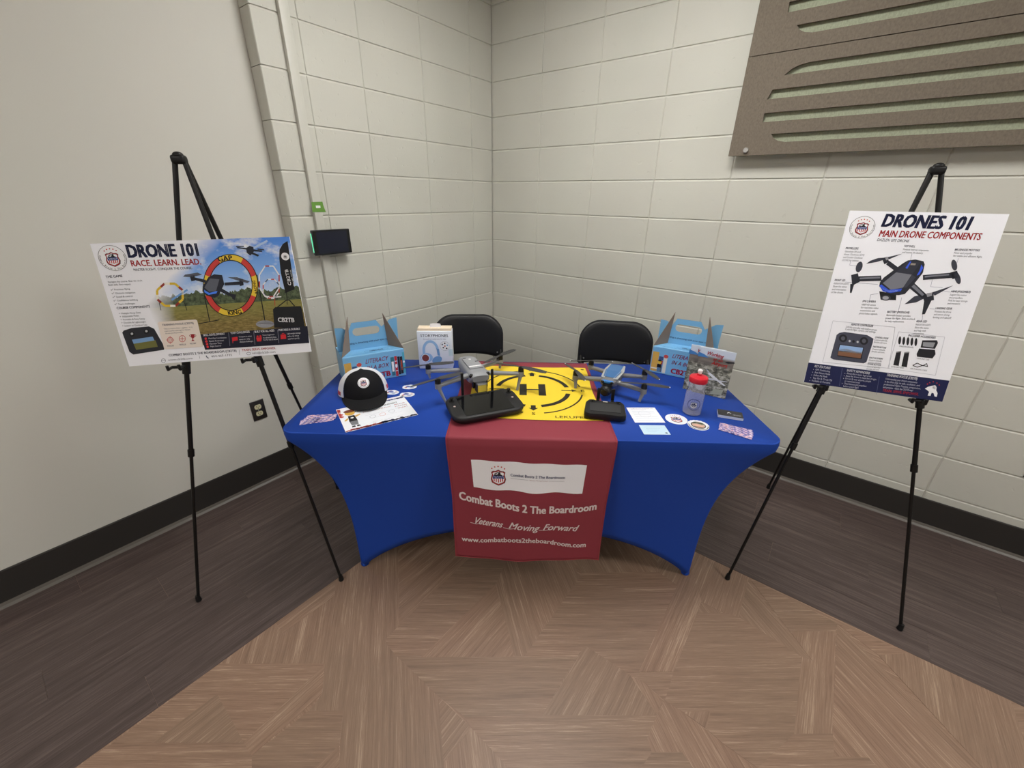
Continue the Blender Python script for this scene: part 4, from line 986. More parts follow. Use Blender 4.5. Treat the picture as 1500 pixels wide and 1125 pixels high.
# ------------------------------------------------------------------ boxes on the table
ZT = TT+.0012
M_CARD = mat('gable_blue', (122, 182, 226), .42, 0, .4); M_KRAFT = mat('kraft_card', (140, 122, 108), .8)
BOXW, BOXD, BOXH = .273, .165, .134
def literacy_box(label, s, t, deg, mirror):
    b = place('gable_box', label, 'box', s, t, ZT, deg, 'blue gable boxes')
    w, d, h = BOXW, BOXD, BOXH
    MB().box((0, d/2, h/2), (w, d, h), .0012, 1).obj('carton', M_CARD, b)
    MB().box((0, d*.55, h+.0010), (w*.995, d*.9, .0012)).obj('lid', M_CARD, b)
    # handle panel with notches, ears and a slot
    N = [(-w/2, 0), (-w/2, .112), (-w/2+.030, .108), (-w/2+.056, .090), (-w/2+.074, .126), (w/2-.092, .126), (w/2-.070, .092), (w/2-.028, .122), (w/2+.004, .126), (w/2, 0)]
    slot = []
    for i in range(9): a = -PI/2+PI*i/8; slot.append((.042+.018*math.cos(a)-.004, .082+.018*math.sin(a)))
    for i in range(9): a = PI/2+PI*i/8; slot.append((-.046+.018*math.cos(a)+.0, .082+.018*math.sin(a)))
    loops = [N, slot[::-1]]; tri = tessellate_polygon([[Vector((x, z, 0)) for x, z in l] for l in loops]); flat = [p_ for l in loops for p_ in l]
    hp = MB(); th = .0016; lean = lambda z: .02*z
    yb = d*.50
    F = lambda x, z, y: (x, yb+y+lean(z), h+.002+z)
    hp.add([F(x, z, -th/2) for x, z in flat], tri); hp.add([F(x, z, th/2) for x, z in flat], tri)
    for l in loops:
        n = len(l); hp.add([F(x, z, -th/2) for x, z in l]+[F(x, z, th/2) for x, z in l], [(i, (i+1) % n, n+(i+1) % n, n+i) for i in range(n)], 1)
    hp.obj('handle_panel', [M_CARD, M_KRAFT], b, 'blue handle panel with oval hand hole')
    for sx in (-1, 1):
        A = Vector((sx*w/2, .002, h+.001)); B_ = Vector((sx*(w/2-.050), yb-.003, h+.002)); C_ = Vector((sx*(w/2-.060), yb-.001, h+.158)); nrm = (B_-A).cross(C_-A).normalized()*.0008
        g = MB().add([A+nrm, B_+nrm, C_+nrm, A-nrm, B_-nrm, C_-nrm], [(0, 1, 2), (5, 4, 3), (0, 3, 4, 1), (1, 4, 5, 2), (2, 5, 3, 0)], 0)
        g.obj('side_flap', M_KRAFT, b, 'folded side flap with bare kraft inside')
    # print
    p = Print(lambda u, v, h_: (u, -h_, v), None, .0004, .00015); RD = (178, 52, 92)
    p.text('LITERACY', -.042, .092, .020, RD, .100, 'L', .006, .25); p.text('IN A BOX', -.040, .060, .019, RD, .098, 'L', .006, .25)
    p.build('box_lettering', b, 'red lettering reading LITERACY IN A BOX')
    p.text('CB2TB', -.036, .014, .024, (200, 36, 60), .098, 'L', .035); p.build('logo_lettering', b, 'bold red CB2TB')
    L_ = [(-.133, .008, .030, .100, (218, 172, 84)), (-.101, .070, .020, .018, (64, 92, 140)), (-.101, .046, .020, .022, (176, 58, 56)), (-.101, .008, .020, .036, (96, 104, 120)), (-.078, .006, .016, .094, (226, 226, 214))]
    for x, z, ww, hh, c_ in L_: p.poly([(x, z), (x+ww, z), (x+ww, z+hh), (x, z+hh)], c_, True)
    p.L = 1; p.ell(-.070, .092, .011, .009, (206, 78, 70), 14, uv=True); p.poly([(-.133, .020), (-.103, .020), (-.103, .026), (-.133, .026)], (240, 232, 214), True)
    p.ell(-.095, .058, .009, .010, (226, 190, 70), 14, uv=True); p.poly([(-.105, .030), (-.085, .030), (-.086, .048), (-.104, .048)], BLACK, True); p.poly([(-.102, .010), (-.088, .010), (-.087, .030), (-.103, .030)], (90, 130, 170), True); p.ell(-.095, .066, .009, .005, BLACK, 10, uv=True)
    p.build('left_book_stack_print', b, 'printed stack of books'); p.L = 0
    R_ = [(.070, .010, .016, .092, (58, 120, 138)), (.088, .004, .012, .100, (196, 52, 58)), (.102, .010, .010, .090, (28, 30, 38)), (.113, .012, .012, .086, (44, 38, 40)), (.1255, .014, .0105, .104, (84, 170, 196))]
    for x, z, ww, hh, c_ in R_: p.poly([(x, z), (x+ww, z), (x+ww, z+hh), (x, z+hh)], c_, True)
    p.L = 1
    p.poly([(.073, .030), (.083, .030), (.083, .080), (.073, .080)], WHT, True); p.ell(.094, .056, .005, .010, WHT, 12, uv=True); p.poly([(.116, .030), (.122, .030), (.122, .080), (.116, .080)], (190, 84, 56), True); p.ell(.1308, .070, .0045, .006, WHT, 12, uv=True)
    for z in (.03, .078): p.poly([(.088, z), (.100, z), (.100, z+.003), (.088, z+.003)], WHT, True)
    p.build('right_book_stack_print', b, 'printed row of book spines')
    p2 = Print(lambda u, v, h_: (u, yb-.001+lean(v-h-.002)-h_, v), None, .0003)
    p2.text('Reading is dreaming with your eyes open', 0, h+.030, .0075, (60, 70, 130), .20, 'C', .01); p2.build('slogan_lettering', b)
    p3 = Print(lambda u, v, h_: (u, v, h+.0018+h_), None, .0003); p3.text('COMBAT BOOTS', .02, .030, .012, (44, 66, 128), .06, 'C', .02); p3.ring(.02, .036, .055, .016, .0015, (70, 120, 180), uv=True); p3.build('lid_lettering', b)
    bs = MB().box((0, d/2, -.0004), (w*.99, d*.99, .0006)); bs.obj('base_panel', mat('dark_card', (70, 40, 44), .7), b)
    return b
literacy_box('blue gable box behind the black cap', -.688, .104, 31, False)
literacy_box('blue gable box behind the airport books', .739, .199, -30.4, True)

# headphone carton
sb = place('headphone_box', 'white headphone carton with pictured light blue headphones', 'box', -.442, .262, ZT, 2.5)
SW, SH, SD = .166, .192, .058
M_CARTON = mat('white_carton', (226, 232, 244), .4, 0, .4)
MB().box((0, SD/2, SH/2), (SW, SD, SH), .0015, 2).obj('carton', M_CARTON, sb)
MB().box((0, SD/2+.004, SH+.006), (SW*.97, SD*.9, .013), .001, 1).obj('lid', mat('cream_card', (232, 214, 190), .6), sb, 'cream lid edge')
tb_ = MB().prism([(-.028, 0), (.028, 0), (.024, .018), (.010, .020), (-.012, .020), (-.024, .018)], 0, .0014, 0, Matrix.Translation((.004, SD*.5, SH+.012)) @ Matrix.Rotation(PI/2, 4, 'X')); tb_.obj('hang_tab', M_WHITE, sb, 'white hanging tab')
p = Print(lambda u, v, h: (u, -h, v), None, .0004, .00015); NB = (46, 54, 84)
p.text('STORYPHONES', 0, .164, .0140, NB, .132, 'C', .005); p.text('Storytelling headphones for kids', 0, .151, .0055, (110, 116, 150), .108, 'C'); p.build('carton_lettering', sb)
HB = (150, 188, 228); HB2 = (112, 156, 206)
p.ring(-.022, .096, .040, .052, .013, HB, rad(8), rad(178), 26, True); p.poly([(-.062, .098), (-.049, .098), (-.049, .072), (-.062, .072)], HB, True); p.poly([(.006, .106), (.019, .103), (.022, .066), (.010, .070)], HB2, True); p.L = 1
p.ell(-.044, .058, .030, .024, HB, uv=True); p.ell(.006, .046, .026, .018, HB2, uv=True, rot=.5); p.L = 2; p.ell(-.050, .056, .021, .021, (222, 230, 244), uv=True); p.L = 3; p.ell(-.050, .056, .017, .018, (128, 62, 56), uv=True)
p.build('headphone_picture', sb, 'printed light blue headphones')
p.ell(.048, .118, .024, .024, (236, 240, 246), uv=True); p.ring(.048, .118, .024, .024, .0015, (150, 160, 180), uv=True); p.L = 1
for x, y, c_ in ((.036, .126, (110, 112, 130)), (.048, .132, (60, 58, 66)), (.060, .122, (130, 172, 214)), (.040, .110, (70, 60, 60)), (.056, .106, (60, 58, 70)), (.048, .118, (190, 120, 110))): p.ell(x, y, .004, .004, c_, 10, uv=True)
p.build('feature_badge', sb, 'printed round badge'); p.L = 0
p.poly([(-.072, .020), (-.036, .021), (-.036, .016), (-.072, .015)], (70, 92, 150), True); p.build('label_bar', sb)
MB().box((SW/2-.008, -.0008, .085), (.020, .0012, .034)).obj('seal_sticker', mat('clear_seal', (200, 222, 232), .25), sb)

# ------------------------------------------------------------------ books
def book_mat():
    m = mat('airport_cover', (120, 120, 112), .35, 0, .4); t = NT(m)
    oc = t.n('ShaderNodeTexCoord').outputs['Object']; sp = t.n('ShaderNodeSeparateXYZ'); t.l(oc, sp.inputs[0])
    n1 = t.noise(t.mapping(oc, (34, 1, 60)), 1, 5, .7); g = t.ramp(n1, [(.32, L3((36, 36, 30))), (.47, L3((104, 104, 92))), (.55, L3((168, 166, 150))), (.66, L3((222, 220, 210)))])
    n2 = t.noise(t.mapping(oc, (8, 1, 70)), 1, 3, .6); r = t.ramp(n2, [(.3, L3((92, 88, 86))), (.7, L3((142, 132, 122)))])
    f = t.n('ShaderNodeMapRange'); f.inputs[1].default_value = .125; f.inputs[2].default_value = .145; t.l(sp.outputs[2], f.inputs[0]); c = t.mix(f.outputs[0], g, r)
    f2 = t.n('ShaderNodeMapRange'); f2.inputs[1].default_value = .168; f2.inputs[2].default_value = .180; t.l(sp.outputs[2], f2.inputs[0]); c = t.mix(f2.outputs[0], c, L3((206, 216, 232)))
    t.color(c); return m
M_COVER = book_mat(); M_PAGES = mat('book_pages', (228, 222, 204), .8)
def book(label, s, t, deg, lean):
    bk = place('picture_book', label, 'book', s, t, ZT, deg, 'airport picture books'); bk.rotation_euler = (Matrix.Rotation(TA+rad(deg), 4, 'Z') @ Matrix.Rotation(rad(-lean), 4, 'X')).to_euler()
    w, h, d = .138, .208, .009
    MB().box((0, .0006, h/2), (w, .0012, h)).box((0, d-.0006, h/2), (w, .0012, h)).box((-w/2+.0008, d/2, h/2), (.0016, d, h)).obj('cover', M_COVER, bk, 'printed airport cover')
    MB().box((.001, d/2, h/2), (w-.004, d-.0026, h-.004)).obj('page_block', M_PAGES, bk)
    p = Print(lambda u, v, h_: (u, -h_, v), None, .0003, .00012); RD = (206, 40, 42)
    p.poly([(-.074, .166), (-.074, .186), (-.05, .180), (-.03, .168)], (70, 130, 196), True); p.L = 1
    p.text('Working', -.042, .180, .016, RD, .066, 'L', .016, .2, -.06); p.text('at an', -.012, .161, .013, RD, .036, 'L', .014, .2, -.06); p.text('Airport', -.014, .142, .016, RD, .060, 'L', .016, .2, -.06)
    p.build('title_lettering', bk, 'red title lettering'); 
    p.poly([(-.02, .098), (.002, .083), (.052, .058), (.060, .060), (.030, .078), (.008, .092), (-.012, .104)], (232, 234, 236), True); p.poly([(.012, .082), (-.03, .074), (-.03, .070), (.022, .074)], (214, 216, 220), True); p.poly([(.022, .078), (.060, .080), (.060, .077), (.030, .072)], (214, 216, 220), True); p.poly([(-.018, .102), (-.03, .114), (-.024, .114), (-.010, .102)], (190, 194, 204), True)
    p.build('airliner_picture', bk, 'printed white airliner')
    p.poly([(.034, .160), (.044, .166), (.070, .168), (.072, .164), (.048, .158)], (32, 34, 40), True); p.build('small_aircraft_picture', bk); p.poly([(-.060, .034), (-.046, .044), (-.030, .040), (-.022, .026), (-.030, .014), (-.052, .018)], (206, 206, 200), True); p.build('ground_vehicle_picture', bk); p.poly([(.010, .008), (.050, .014), (.056, .040), (.016, .034)], (176, 180, 160), True); p.build('ground_vehicle_picture', bk)
    return bk
book('airport picture book standing nearest the white bottle', .800, .003, -33, 2)
book('airport picture book partly hidden behind the other airport book', .772, .033, -33, 2)

# ------------------------------------------------------------------ bottle
bt = place('water_bottle', 'clear plastic water bottle with red push-pull lid', 'bottle', .662, -.163, ZT, 0)
M_CLEAR = mat('frosted_plastic', (250, 250, 253), .12, 0, .5); _q = M_CLEAR.node_tree.nodes['Principled BSDF']
_q.inputs['Transmission Weight'].default_value = .90; _q.inputs['IOR'].default_value = 1.07
prof = [(0, .002), (.030, .002), (.0345, .005), (.0352, .012), (.0352, .086), (.0346, .092), (.0310, .098), (.0305, .104), (.0310, .122), (.0318, .130), (.0318, .142)]
MB().lathe(prof+[(r-.0014, z) for r, z in prof[::-1] if r > .02]+[(0, .0034)], 36).obj('bottle_body', M_CLEAR, bt, 'clear ribbed plastic body')
MLID = mat('red_lid', (206, 28, 48), .35)
ld = MB().lathe([(.0335, .138), (.0345, .140), (.0345, .156), (.0325, .1595), (.020, .163), (.0095, .165), (.0085, .172), (0, .172)], 32).obj('lid', MLID, bt, 'red screw lid')
MB().lathe([(.0065, .168), (.0065, .176), (.0085, .178), (.0085, .186), (.006, .189), (0, .189)], 18).obj('spout', mat('white_spout', (238, 232, 234), .4), ld, 'white push-pull spout')
BR = .0354; A0 = rad(-90-TA*0)
camdir = (Vector((CAMP.x, CAMP.y, 0))-ST(.662, -.163)); ang0 = math.atan2(camdir.y, camdir.x)-TA+rad(6)
p = Print(lambda u, v, h: ((BR+h)*math.cos(ang0+u/BR), (BR+h)*math.sin(ang0+u/BR), v), None, .0002, .0001)
DKB = (34, 42, 84)
p.ring(0, .052, .024, .024, .0016, DKB, uv=True, n=40); emblem(p, 0, .052, .0245, False, DKB, False, False); p.build('emblem', bt, 'dark round shield emblem')

# ------------------------------------------------------------------ trucker cap
cp = place('trucker_cap', 'black trucker cap with white mesh back and round patch', 'cap', -.700, -.040, ZT, 24)
CRX, CRY, CH = .084, .098, .096
MESHW = mat('white_mesh', (228, 229, 234), .75); MBK = cloth_mat('black_twill', (20, 20, 23), .8)
FSPAN = .74*PI                                                # the black front spans this angle, the mesh the rest
def crown(u, v, front):
    """u around, v from the rim up"""
    a = -PI/2+(u-.5)*FSPAN if front else PI/2+(u-.5)*(2*PI-FSPAN)
    b = v*PI/2; k = math.cos(b)**.55; sa = math.sin(a)
    flare = 1.0 if front else 1+.26*(1-v)*max(0., 1-abs(2*abs(u-.5)-.62)*2.2)
    z = .012+CH*math.sin(b)**.9 - (.011*(1-v) if not front else 0)*min(1, (1-abs(2*u-1))*3)
    x = CRX*math.cos(a)*k*flare*1.04; y = CRY*sa*k*flare
    if sa < 0: z += .010*(-sa)*math.sin(b)**.5; y *= 1-.06*v
    return (x, y+.010, z)
MB().grid(lambda u, v: crown(u, v, True), 28, 14).obj('front_panel', MBK, cp, 'black front panel')
MB().grid(lambda u, v: crown(u, v, False), 28, 14).obj('mesh_back', MESHW, cp, 'white mesh back')
def bill(u, v, top):
    a = -PI/2+(u-.5)*PI*.98; cxx = math.cos(a); sy = -math.sin(a)
    inner = (CRX*cxx*1.04, CRY*math.sin(a)*.99+.006); w = .086*max(0, sy)**.75
    x = inner[0]*(1+.06*v); y = inner[1]-w*v
    z = .014+.026*v*(.25)-(x/CRX)**2*.016*v-.010*v+ (.003 if top else 0)
    return (x, y, max(z, .0015 if not top else .0045))
MB().grid(lambda u, v: bill(u, v, True), 28, 10).grid(lambda u, v: bill(u, v, False), 28, 10).grid(lambda u, v: bill(u, 1, v > .5), 28, 1).obj('bill', MBK, cp, 'black curved bill')
MB().ball((0, .010, .012+CH+.002), (.008, .008, .005)).obj('button', MBK, cp)
sw = MB().grid(lambda u, v: tuple(Vector(crown(.05+u*.20, .03+v*.10, False))*1.006), 8, 3); sw.obj('side_print', mat('red_print', (196, 66, 74), .7), cp, 'small red print on the mesh edge')
sw = MB().grid(lambda u, v: tuple(Vector(crown(.95-u*.20, .03+v*.10, False))*1.006), 8, 3); sw.obj('side_print', mat('red_print', (196, 66, 74), .7), cp, 'small red print on the mesh edge')
def capmap(u, v, h):
    vv = .24+v/CH*.60; uu = .5+u/(CRX*FSPAN*1.02); q = Vector(crown(uu, vv, True)); e = Vector((0, -.9, .35))*h; return tuple(q+e)
p = Print(capmap, None, .0010, .0004)
rows = 8; pts = []; fcs = []; n = 28
for j in range(rows+1):
    for i in range(n): pts.append((.0262*j/rows*math.cos(2*PI*i/n), .034+.0262*j/rows*math.sin(2*PI*i/n)))
for j in range(rows):
    for i in range(n): fcs.append((j*n+i, j*n+(i+1) % n, (j+1)*n+(i+1) % n, (j+1)*n+i))
p.raw(pts, fcs, WHT); p.L = 2
emblem(p, 0, .034, .026, False, None, True, True); p.build('round_patch', cp, 'white round patch with shield emblem')

# ------------------------------------------------------------------ papers, stickers, cards
def sheet(name, label, cat, quad, z, m, group=None, th=.0005):
    """flat sheet given by its four corners in the table frame: TL, TR, BR, BL"""
    c = (sum(q[0] for q in quad)/4, sum(q[1] for q in quad)/4)
    dx = (quad[1][0]-quad[0][0]+quad[2][0]-quad[3][0])/2; dy = (quad[1][1]-quad[0][1]+quad[2][1]-quad[3][1])/2
    ang = math.atan2(dy, dx); w = math.hypot(dx, dy); h = (math.hypot(quad[0][0]-quad[3][0], quad[0][1]-quad[3][1])+math.hypot(quad[1][0]-quad[2][0], quad[1][1]-quad[2][1]))/2
    t = place(name, label, cat, c[0], c[1], z, math.degrees(ang), group)
    MB().box((0, 0, th/2), (w, h, th)).obj('sheet', m, t)
    return t, Print(lambda u, v, k: (u-w/2, v-h/2, th+k), None, .0002, .0001), w, h
M_PAPER = mat('white_paper', (236, 238, 246), .6)
t, p, w, h = sheet('certificate', 'white certificate in front of the black cap', 'certificate', [(-.766, -.184), (-.533, -.045), (-.432, -.215), (-.662, -.357)], ZT, M_PAPER)
p.text('CERTIFICATE OF ACHIEVEMENT', w*.54, h*.70, .0115, BLACK, w*.62, 'C', .01); p.text('JUNIOR DRONE PILOT', w*.53, h*.60, .007, RED, w*.42, 'C', .004); p.text('CB2TB', w*.52, h*.86, .011, BLACK, w*.14, 'C', .03)
for i, y in enumerate((.46, .30, .15)): p.line([(w*(.32+.02*i), h*y), (w*(.80+.03*i), h*y)], .0006, (150, 152, 165), True)
for i in range(3): p.text(('Date', 'Instructor', 'Director')[i], w*(.40+.18*i), h*.10, .004, (90, 90, 105), None, 'C')
p.text('BRAVE', w*.87, h*.62, .008, RED, w*.16, 'C', .006); p.text('STRONG', w*.87, h*.53, .008, RED, w*.18, 'C', .006); p.text('SMART', w*.88, h*.44, .008, RED, w*.15, 'C', .006)
for x, y, c_ in ((.42, .36, (150, 155, 170)), (.56, .36, (214, 120, 110)), (.70, .40, (150, 155, 170))): p.ring(w*x, h*y, .012, .012, .0012, c_, uv=True, n=16)
p.build('certificate_lettering', t)
rnd = random.Random(3)
for x0, y0, dx, dy, n_, c_ in ((0, 0, .5, 0, 26, RED), (.5, 0, .5, 0, 26, (34, 40, 82)), (0, .62, 0, .38, 12, (196, 70, 66)), (.62, .90, .38, 0, 18, (40, 52, 120))):
    for i in range(n_):
        x = w*(x0+dx*i/n_); y = h*(y0+dy*i/n_); r = .003+.006*rnd.random(); x = min(w-r, max(r, x)); y = min(h-r, max(r, y)); p.ell(x, y, r, r*(.6+.8*rnd.random())*.8, c_, 7, uv=True)
    p.build('paint_splash_border', t, 'paint splash border')
p.poly([(w*.10, h*.36), (w*.21, h*.36), (w*.20, h*.60), (w*.11, h*.60)], BLACK, True); p.poly([(w*.11, h*.20), (w*.20, h*.20), (w*.21, h*.36), (w*.10, h*.36)], (120, 122, 128), True); p.ell(w*.155, h*.72, .019, .021, (214, 168, 72), 20, uv=True); p.poly([(w*.21, h*.50), (w*.28, h*.56), (w*.28, h*.60), (w*.20, h*.57)], (214, 168, 72), True); p.poly([(w*.04, h*.44), (w*.10, h*.54), (w*.10, h*.47), (w*.06, h*.41)], (214, 168, 72), True); p.poly([(w*.10, h*.12), (w*.15, h*.12), (w*.15, h*.18), (w*.11, h*.18)], BLACK, True); p.poly([(w*.17, h*.12), (w*.22, h*.12), (w*.20, h*.18), (w*.17, h*.18)], BLACK, True); p.L = 1
p.ell(w*.155, h*.80, .021, .013, (120, 66, 50), 16, uv=True); p.ell(w*.155, h*.50, .006, .006, WHT, 10, uv=True); p.build('cartoon_child_print', t, 'small printed cartoon child')

def bookmark_mat():
    m = mat('bookmark_print', (150, 120, 160), .35); t = NT(m); oc = t.n('ShaderNodeTexCoord').outputs['Object']
    n = t.n('ShaderNodeTexNoise', i_Scale=70., i_Detail=4.); t.l(t.mapping(oc, (1, 1.6, 1)), n.inputs['Vector'])
    c = t.ramp(n.outputs['Fac'], [(.34, L3((52, 38, 62))), (.43, L3((96, 94, 170))), (.50, L3((150, 128, 182))), (.56, L3((232, 222, 232))), (.62, L3((206, 96, 100))), (.70, L3((240, 230, 234)))])
    t.color(c); return m
M_BM = bookmark_mat()
def bookmarks(spots, labels, group):
    for k, ((s, t_, a), lb) in enumerate(zip(spots, labels)):
        b = place('bookmark', lb, 'bookmark', s, t_, ZT+k*.0007, a, group)
        MB().box((0, 0, .0003), (.112, .040, .0006)).obj('card', M_BM, b)
        p = Print(lambda u, v, h_: (u, v, .0006+h_), None, .0001); p.text('CB2TB', -.035, -.014, .009, WHT, None, 'L', .02); p.ring(.048, 0, .003, .003, .001, WHT, uv=True, n=10); p.build('bookmark_lettering', b)
bookmarks([(-.806, -.272, 18), (-.800, -.262, 12), (-.797, -.248, 8)], ['lowest of the fanned printed bookmarks left of the certificate', 'middle one of the fanned bookmarks left of the certificate', 'topmost of the fanned bookmarks left of the certificate'], 'bookmarks left of the certificate')
bookmarks([(.782, -.285, -30), (.776, -.300, -34), (.768, -.314, -38)], ['lowest of the fanned printed bookmarks at the right table corner', 'middle one of the fanned bookmarks at the right table corner', 'topmost of the fanned bookmarks at the right table corner'], 'bookmarks at the right table corner')
# three die-cut stickers
M_STK = mat('sticker_white', (230, 234, 242), .35)
for (s, t_, a), lb in zip(((-.588, -.017, -5), (-.524, .040, 8), (-.516, -.037, 3)), ('white die-cut sticker nearest the cap bill', 'white die-cut sticker farthest back beside the cap', 'white die-cut sticker just above the certificate corner')):
    b = place('die_cut_sticker', lb, 'sticker', s, t_, ZT, a, 'die-cut stickers beside the cap')
    ol = [(-.030, -.012), (-.020, -.020), (0, -.024), (.020, -.020), (.032, -.006), (.030, .008), (.018, .016), (.004, .024), (-.010, .020), (-.026, .016), (-.032, .004)]
    MB().prism(ol, 0, .0005).obj('sticker', M_STK, b)
    p = Print(lambda u, v, h_: (u, v, .0005+h_), None, .0001)
    for x, y, rx, ry, c_ in ((-.006, .004, .012, .009, (110, 124, 190)), (.010, -.008, .010, .006, (150, 160, 200)), (-.016, -.006, .006, .005, (206, 110, 110)), (-.008, .010, .005, .004, (60, 56, 70)), (.018, .004, .005, .004, (210, 150, 150))): p.ell(x, y, rx, ry, c_, 12, uv=True)
    p.build('sticker_print', b)
t, p, w, h = sheet('printed_note', 'white printed sheet beside the right controller', 'paper', [(.409, -.128), (.528, -.124), (.528, -.248), (.411, -.251)], ZT, M_PAPER)
GL = (150, 156, 176)
for i in range(7): p.line([(w*.12, h*(.86-.12*i)), (w*(.88 if i % 3 else .66), h*(.86-.12*i))], .0011, GL, True)
p.ring(w*.5, h*.55, w*.20, h*.22, .0009, (190, 194, 206), uv=True); p.text('Combat Boots 2 The Boardroom', w*.5, h*.90, .0055, (110, 116, 140), w*.8, 'C'); p.build('note_lettering', t)
t, p, w, h = sheet('blue_card', 'pale blue card in front of the printed sheet', 'card', [(.421, -.270), (.520, -.269), (.519, -.336), (.422, -.337)], ZT, mat('pale_blue_card', (196, 222, 240), .55))
for i in range(4): p.line([(w*.2, h*(.80-.17*i)), (w*(.85-.1*i), h*(.80-.17*i))], .0009, (140, 166, 190), True)
p.ell(w*.88, h*.16, .005, .004, (40, 50, 70), 10, uv=True); p.build('card_lettering', t)
b = place('round_sticker', 'white round sticker with shield emblem beside the bottle', 'sticker', .582, -.219, ZT, -6)
MB().lathe([(0, .0005), (.0415, .0005), (.0415, 0)], 36).obj('sticker', M_STK, b)
p = Print(lambda u, v, h_: (u, v, .0005+h_), None, .0001); emblem(p, 0, 0, .040, False, None, False, True); p.build('emblem', b)
b = place('round_sticker', 'black and white round sticker with clasped hands picture', 'sticker', .650, -.264, ZT, -18)
pts = []
for i in range(72):
    a = 2*PI*i/72; r = .0385 + (.0018 if (i//2) % 2 else 0)*(1 if 0 < a < PI else 0); pts.append((r*math.cos(a), r*math.sin(a)))
MB().prism(pts, 0, .0005).obj('sticker', M_STK, b)
p = Print(lambda u, v, h_: (u, v, .0005+h_), None, .0001); p.ring(0, 0, .036, .036, .003, BLACK, rad(180), rad(360), uv=True, n=40); p.ell(0, 0, .027, .027, BLACK, 32, uv=True); p.L = 1
p.ell(0, 0, .0235, .0235, (196, 168, 150), 28, uv=True); p.L = 2; p.poly([(-.022, .006), (-.006, .012), (.012, .008), (.022, .012), (.018, .020), (-.014, .021)], (60, 72, 50), True); p.poly([(-.022, -.002), (-.004, .006), (.020, -.004), (.012, -.012), (-.006, -.010)], (226, 178, 156), True); p.poly([(-.02, -.012), (.02, -.014), (.010, -.021), (-.012, -.020)], (120, 90, 80), True); p.build('picture', b, 'printed hands')
b = place('business_card_stack', 'short stack of black business cards by the right table edge', 'business cards', .806, -.187, ZT, -20)
MB().box((0, 0, .0055), (.090, .052, .011)).obj('card_stack', mat('card_edges', (214, 220, 236), .6), b, 'white card edges')
MB().box((0, 0, .0113), (.090, .052, .0006)).obj('top_card', mat('black_card', (40, 40, 44), .4), b, 'black top card')
p = Print(lambda u, v, h_: (u, v, .0116+h_), None, .0002); p.poly([(-.012, -.002), (-.004, .010), (.004, -.002), (.002, -.002), (-.004, .006), (-.010, -.002)], WHT, True); p.text('ADVISOR', .008, -.012, .007, (190, 190, 195), .030, 'L'); p.build('card_lettering', b)

# ------------------------------------------------------------------ drones
def blade(mb, c, ang, l, w, z, pitch=.18):
    c = Vector(c); d = Vector((math.cos(ang), math.sin(ang), 0)); n = Vector((-d.y, d.x, 0)); top = []; bot = []
    N_ = 8
    for i in range(N_+1):
        f = i/N_; ww = w*(.45+1.2*f-1.25*f*f+ .05); ww = max(ww, .004); x = .006+f*l
        dz = -.004*f
        for s in (-1, 1): top.append(c+d*x+n*(s*ww/2)+Vector((0, 0, z+dz+s*pitch*ww/2)))
    k = len(top); vs = top+[v-Vector((0, 0, .0012)) for v in top]; fs = []
    for i in range(N_):
        a = 2*i; fs += [(a, a+2, a+3, a+1), (k+a, k+a+1, k+a+3, k+a+2), (a, k+a, k+a+2, a+2), (a+1, a+3, k+a+3, k+a+1)]
    fs += [(0, 1, k+1, k), (2*N_, k+2*N_, k+2*N_+1, 2*N_+1)]
    mb.add(vs, fs, 0, None, True); return d*(l+.006)+c+Vector((0, 0, z-.004))
def arm_quad(mb, a, b, w0, h0, w1, h1):
    """tapered box section between two points"""
    a = Vector(a); b = Vector(b); d = (b-a).normalized(); n = d.cross(Vector((0, 0, 1))).normalized(); u = n.cross(d)
    vs = []
    for p_, w_, h_ in ((a, w0, h0), (b, w1, h1)):
        for i in range(10):
            t_ = 2*PI*i/10+PI/10; cx = math.copysign(abs(math.cos(t_))**.6, math.cos(t_)); sy = math.copysign(abs(math.sin(t_))**.6, math.sin(t_)); vs.append(p_+n*(cx*w_/2)+u*(sy*h_/2))
    mb.add(vs, [(i, (i+1) % 10, 10+(i+1) % 10, 10+i) for i in range(10)]+[tuple(range(10))[::-1], tuple(range(10, 20))], 0, None, True)
def hull(mb, secs, n=16, ex=.55, mi=0):
    """lofted rounded-box body; secs = (y, half width, z bottom, z top)"""
    vs = []; fs = []
    for y, hw, z0, z1 in secs:
        for i in range(n):
            t_ = 2*PI*i/n; cx = math.copysign(abs(math.cos(t_))**ex, math.cos(t_)); sz = math.copysign(abs(math.sin(t_))**ex, math.sin(t_)); vs.append((hw*cx, y, (z0+z1)/2+(z1-z0)/2*sz))
    for r in range(len(secs)-1):
        for i in range(n): fs.append((r*n+i, r*n+(i+1) % n, (r+1)*n+(i+1) % n, (r+1)*n+i))
    fs += [tuple(range(n))[::-1], tuple(range((len(secs)-1)*n, len(secs)*n))]
    mb.add(vs, fs, mi, None, True); return mb
MPROP = mat('dark_grey_propeller', (58, 58, 60), .5)
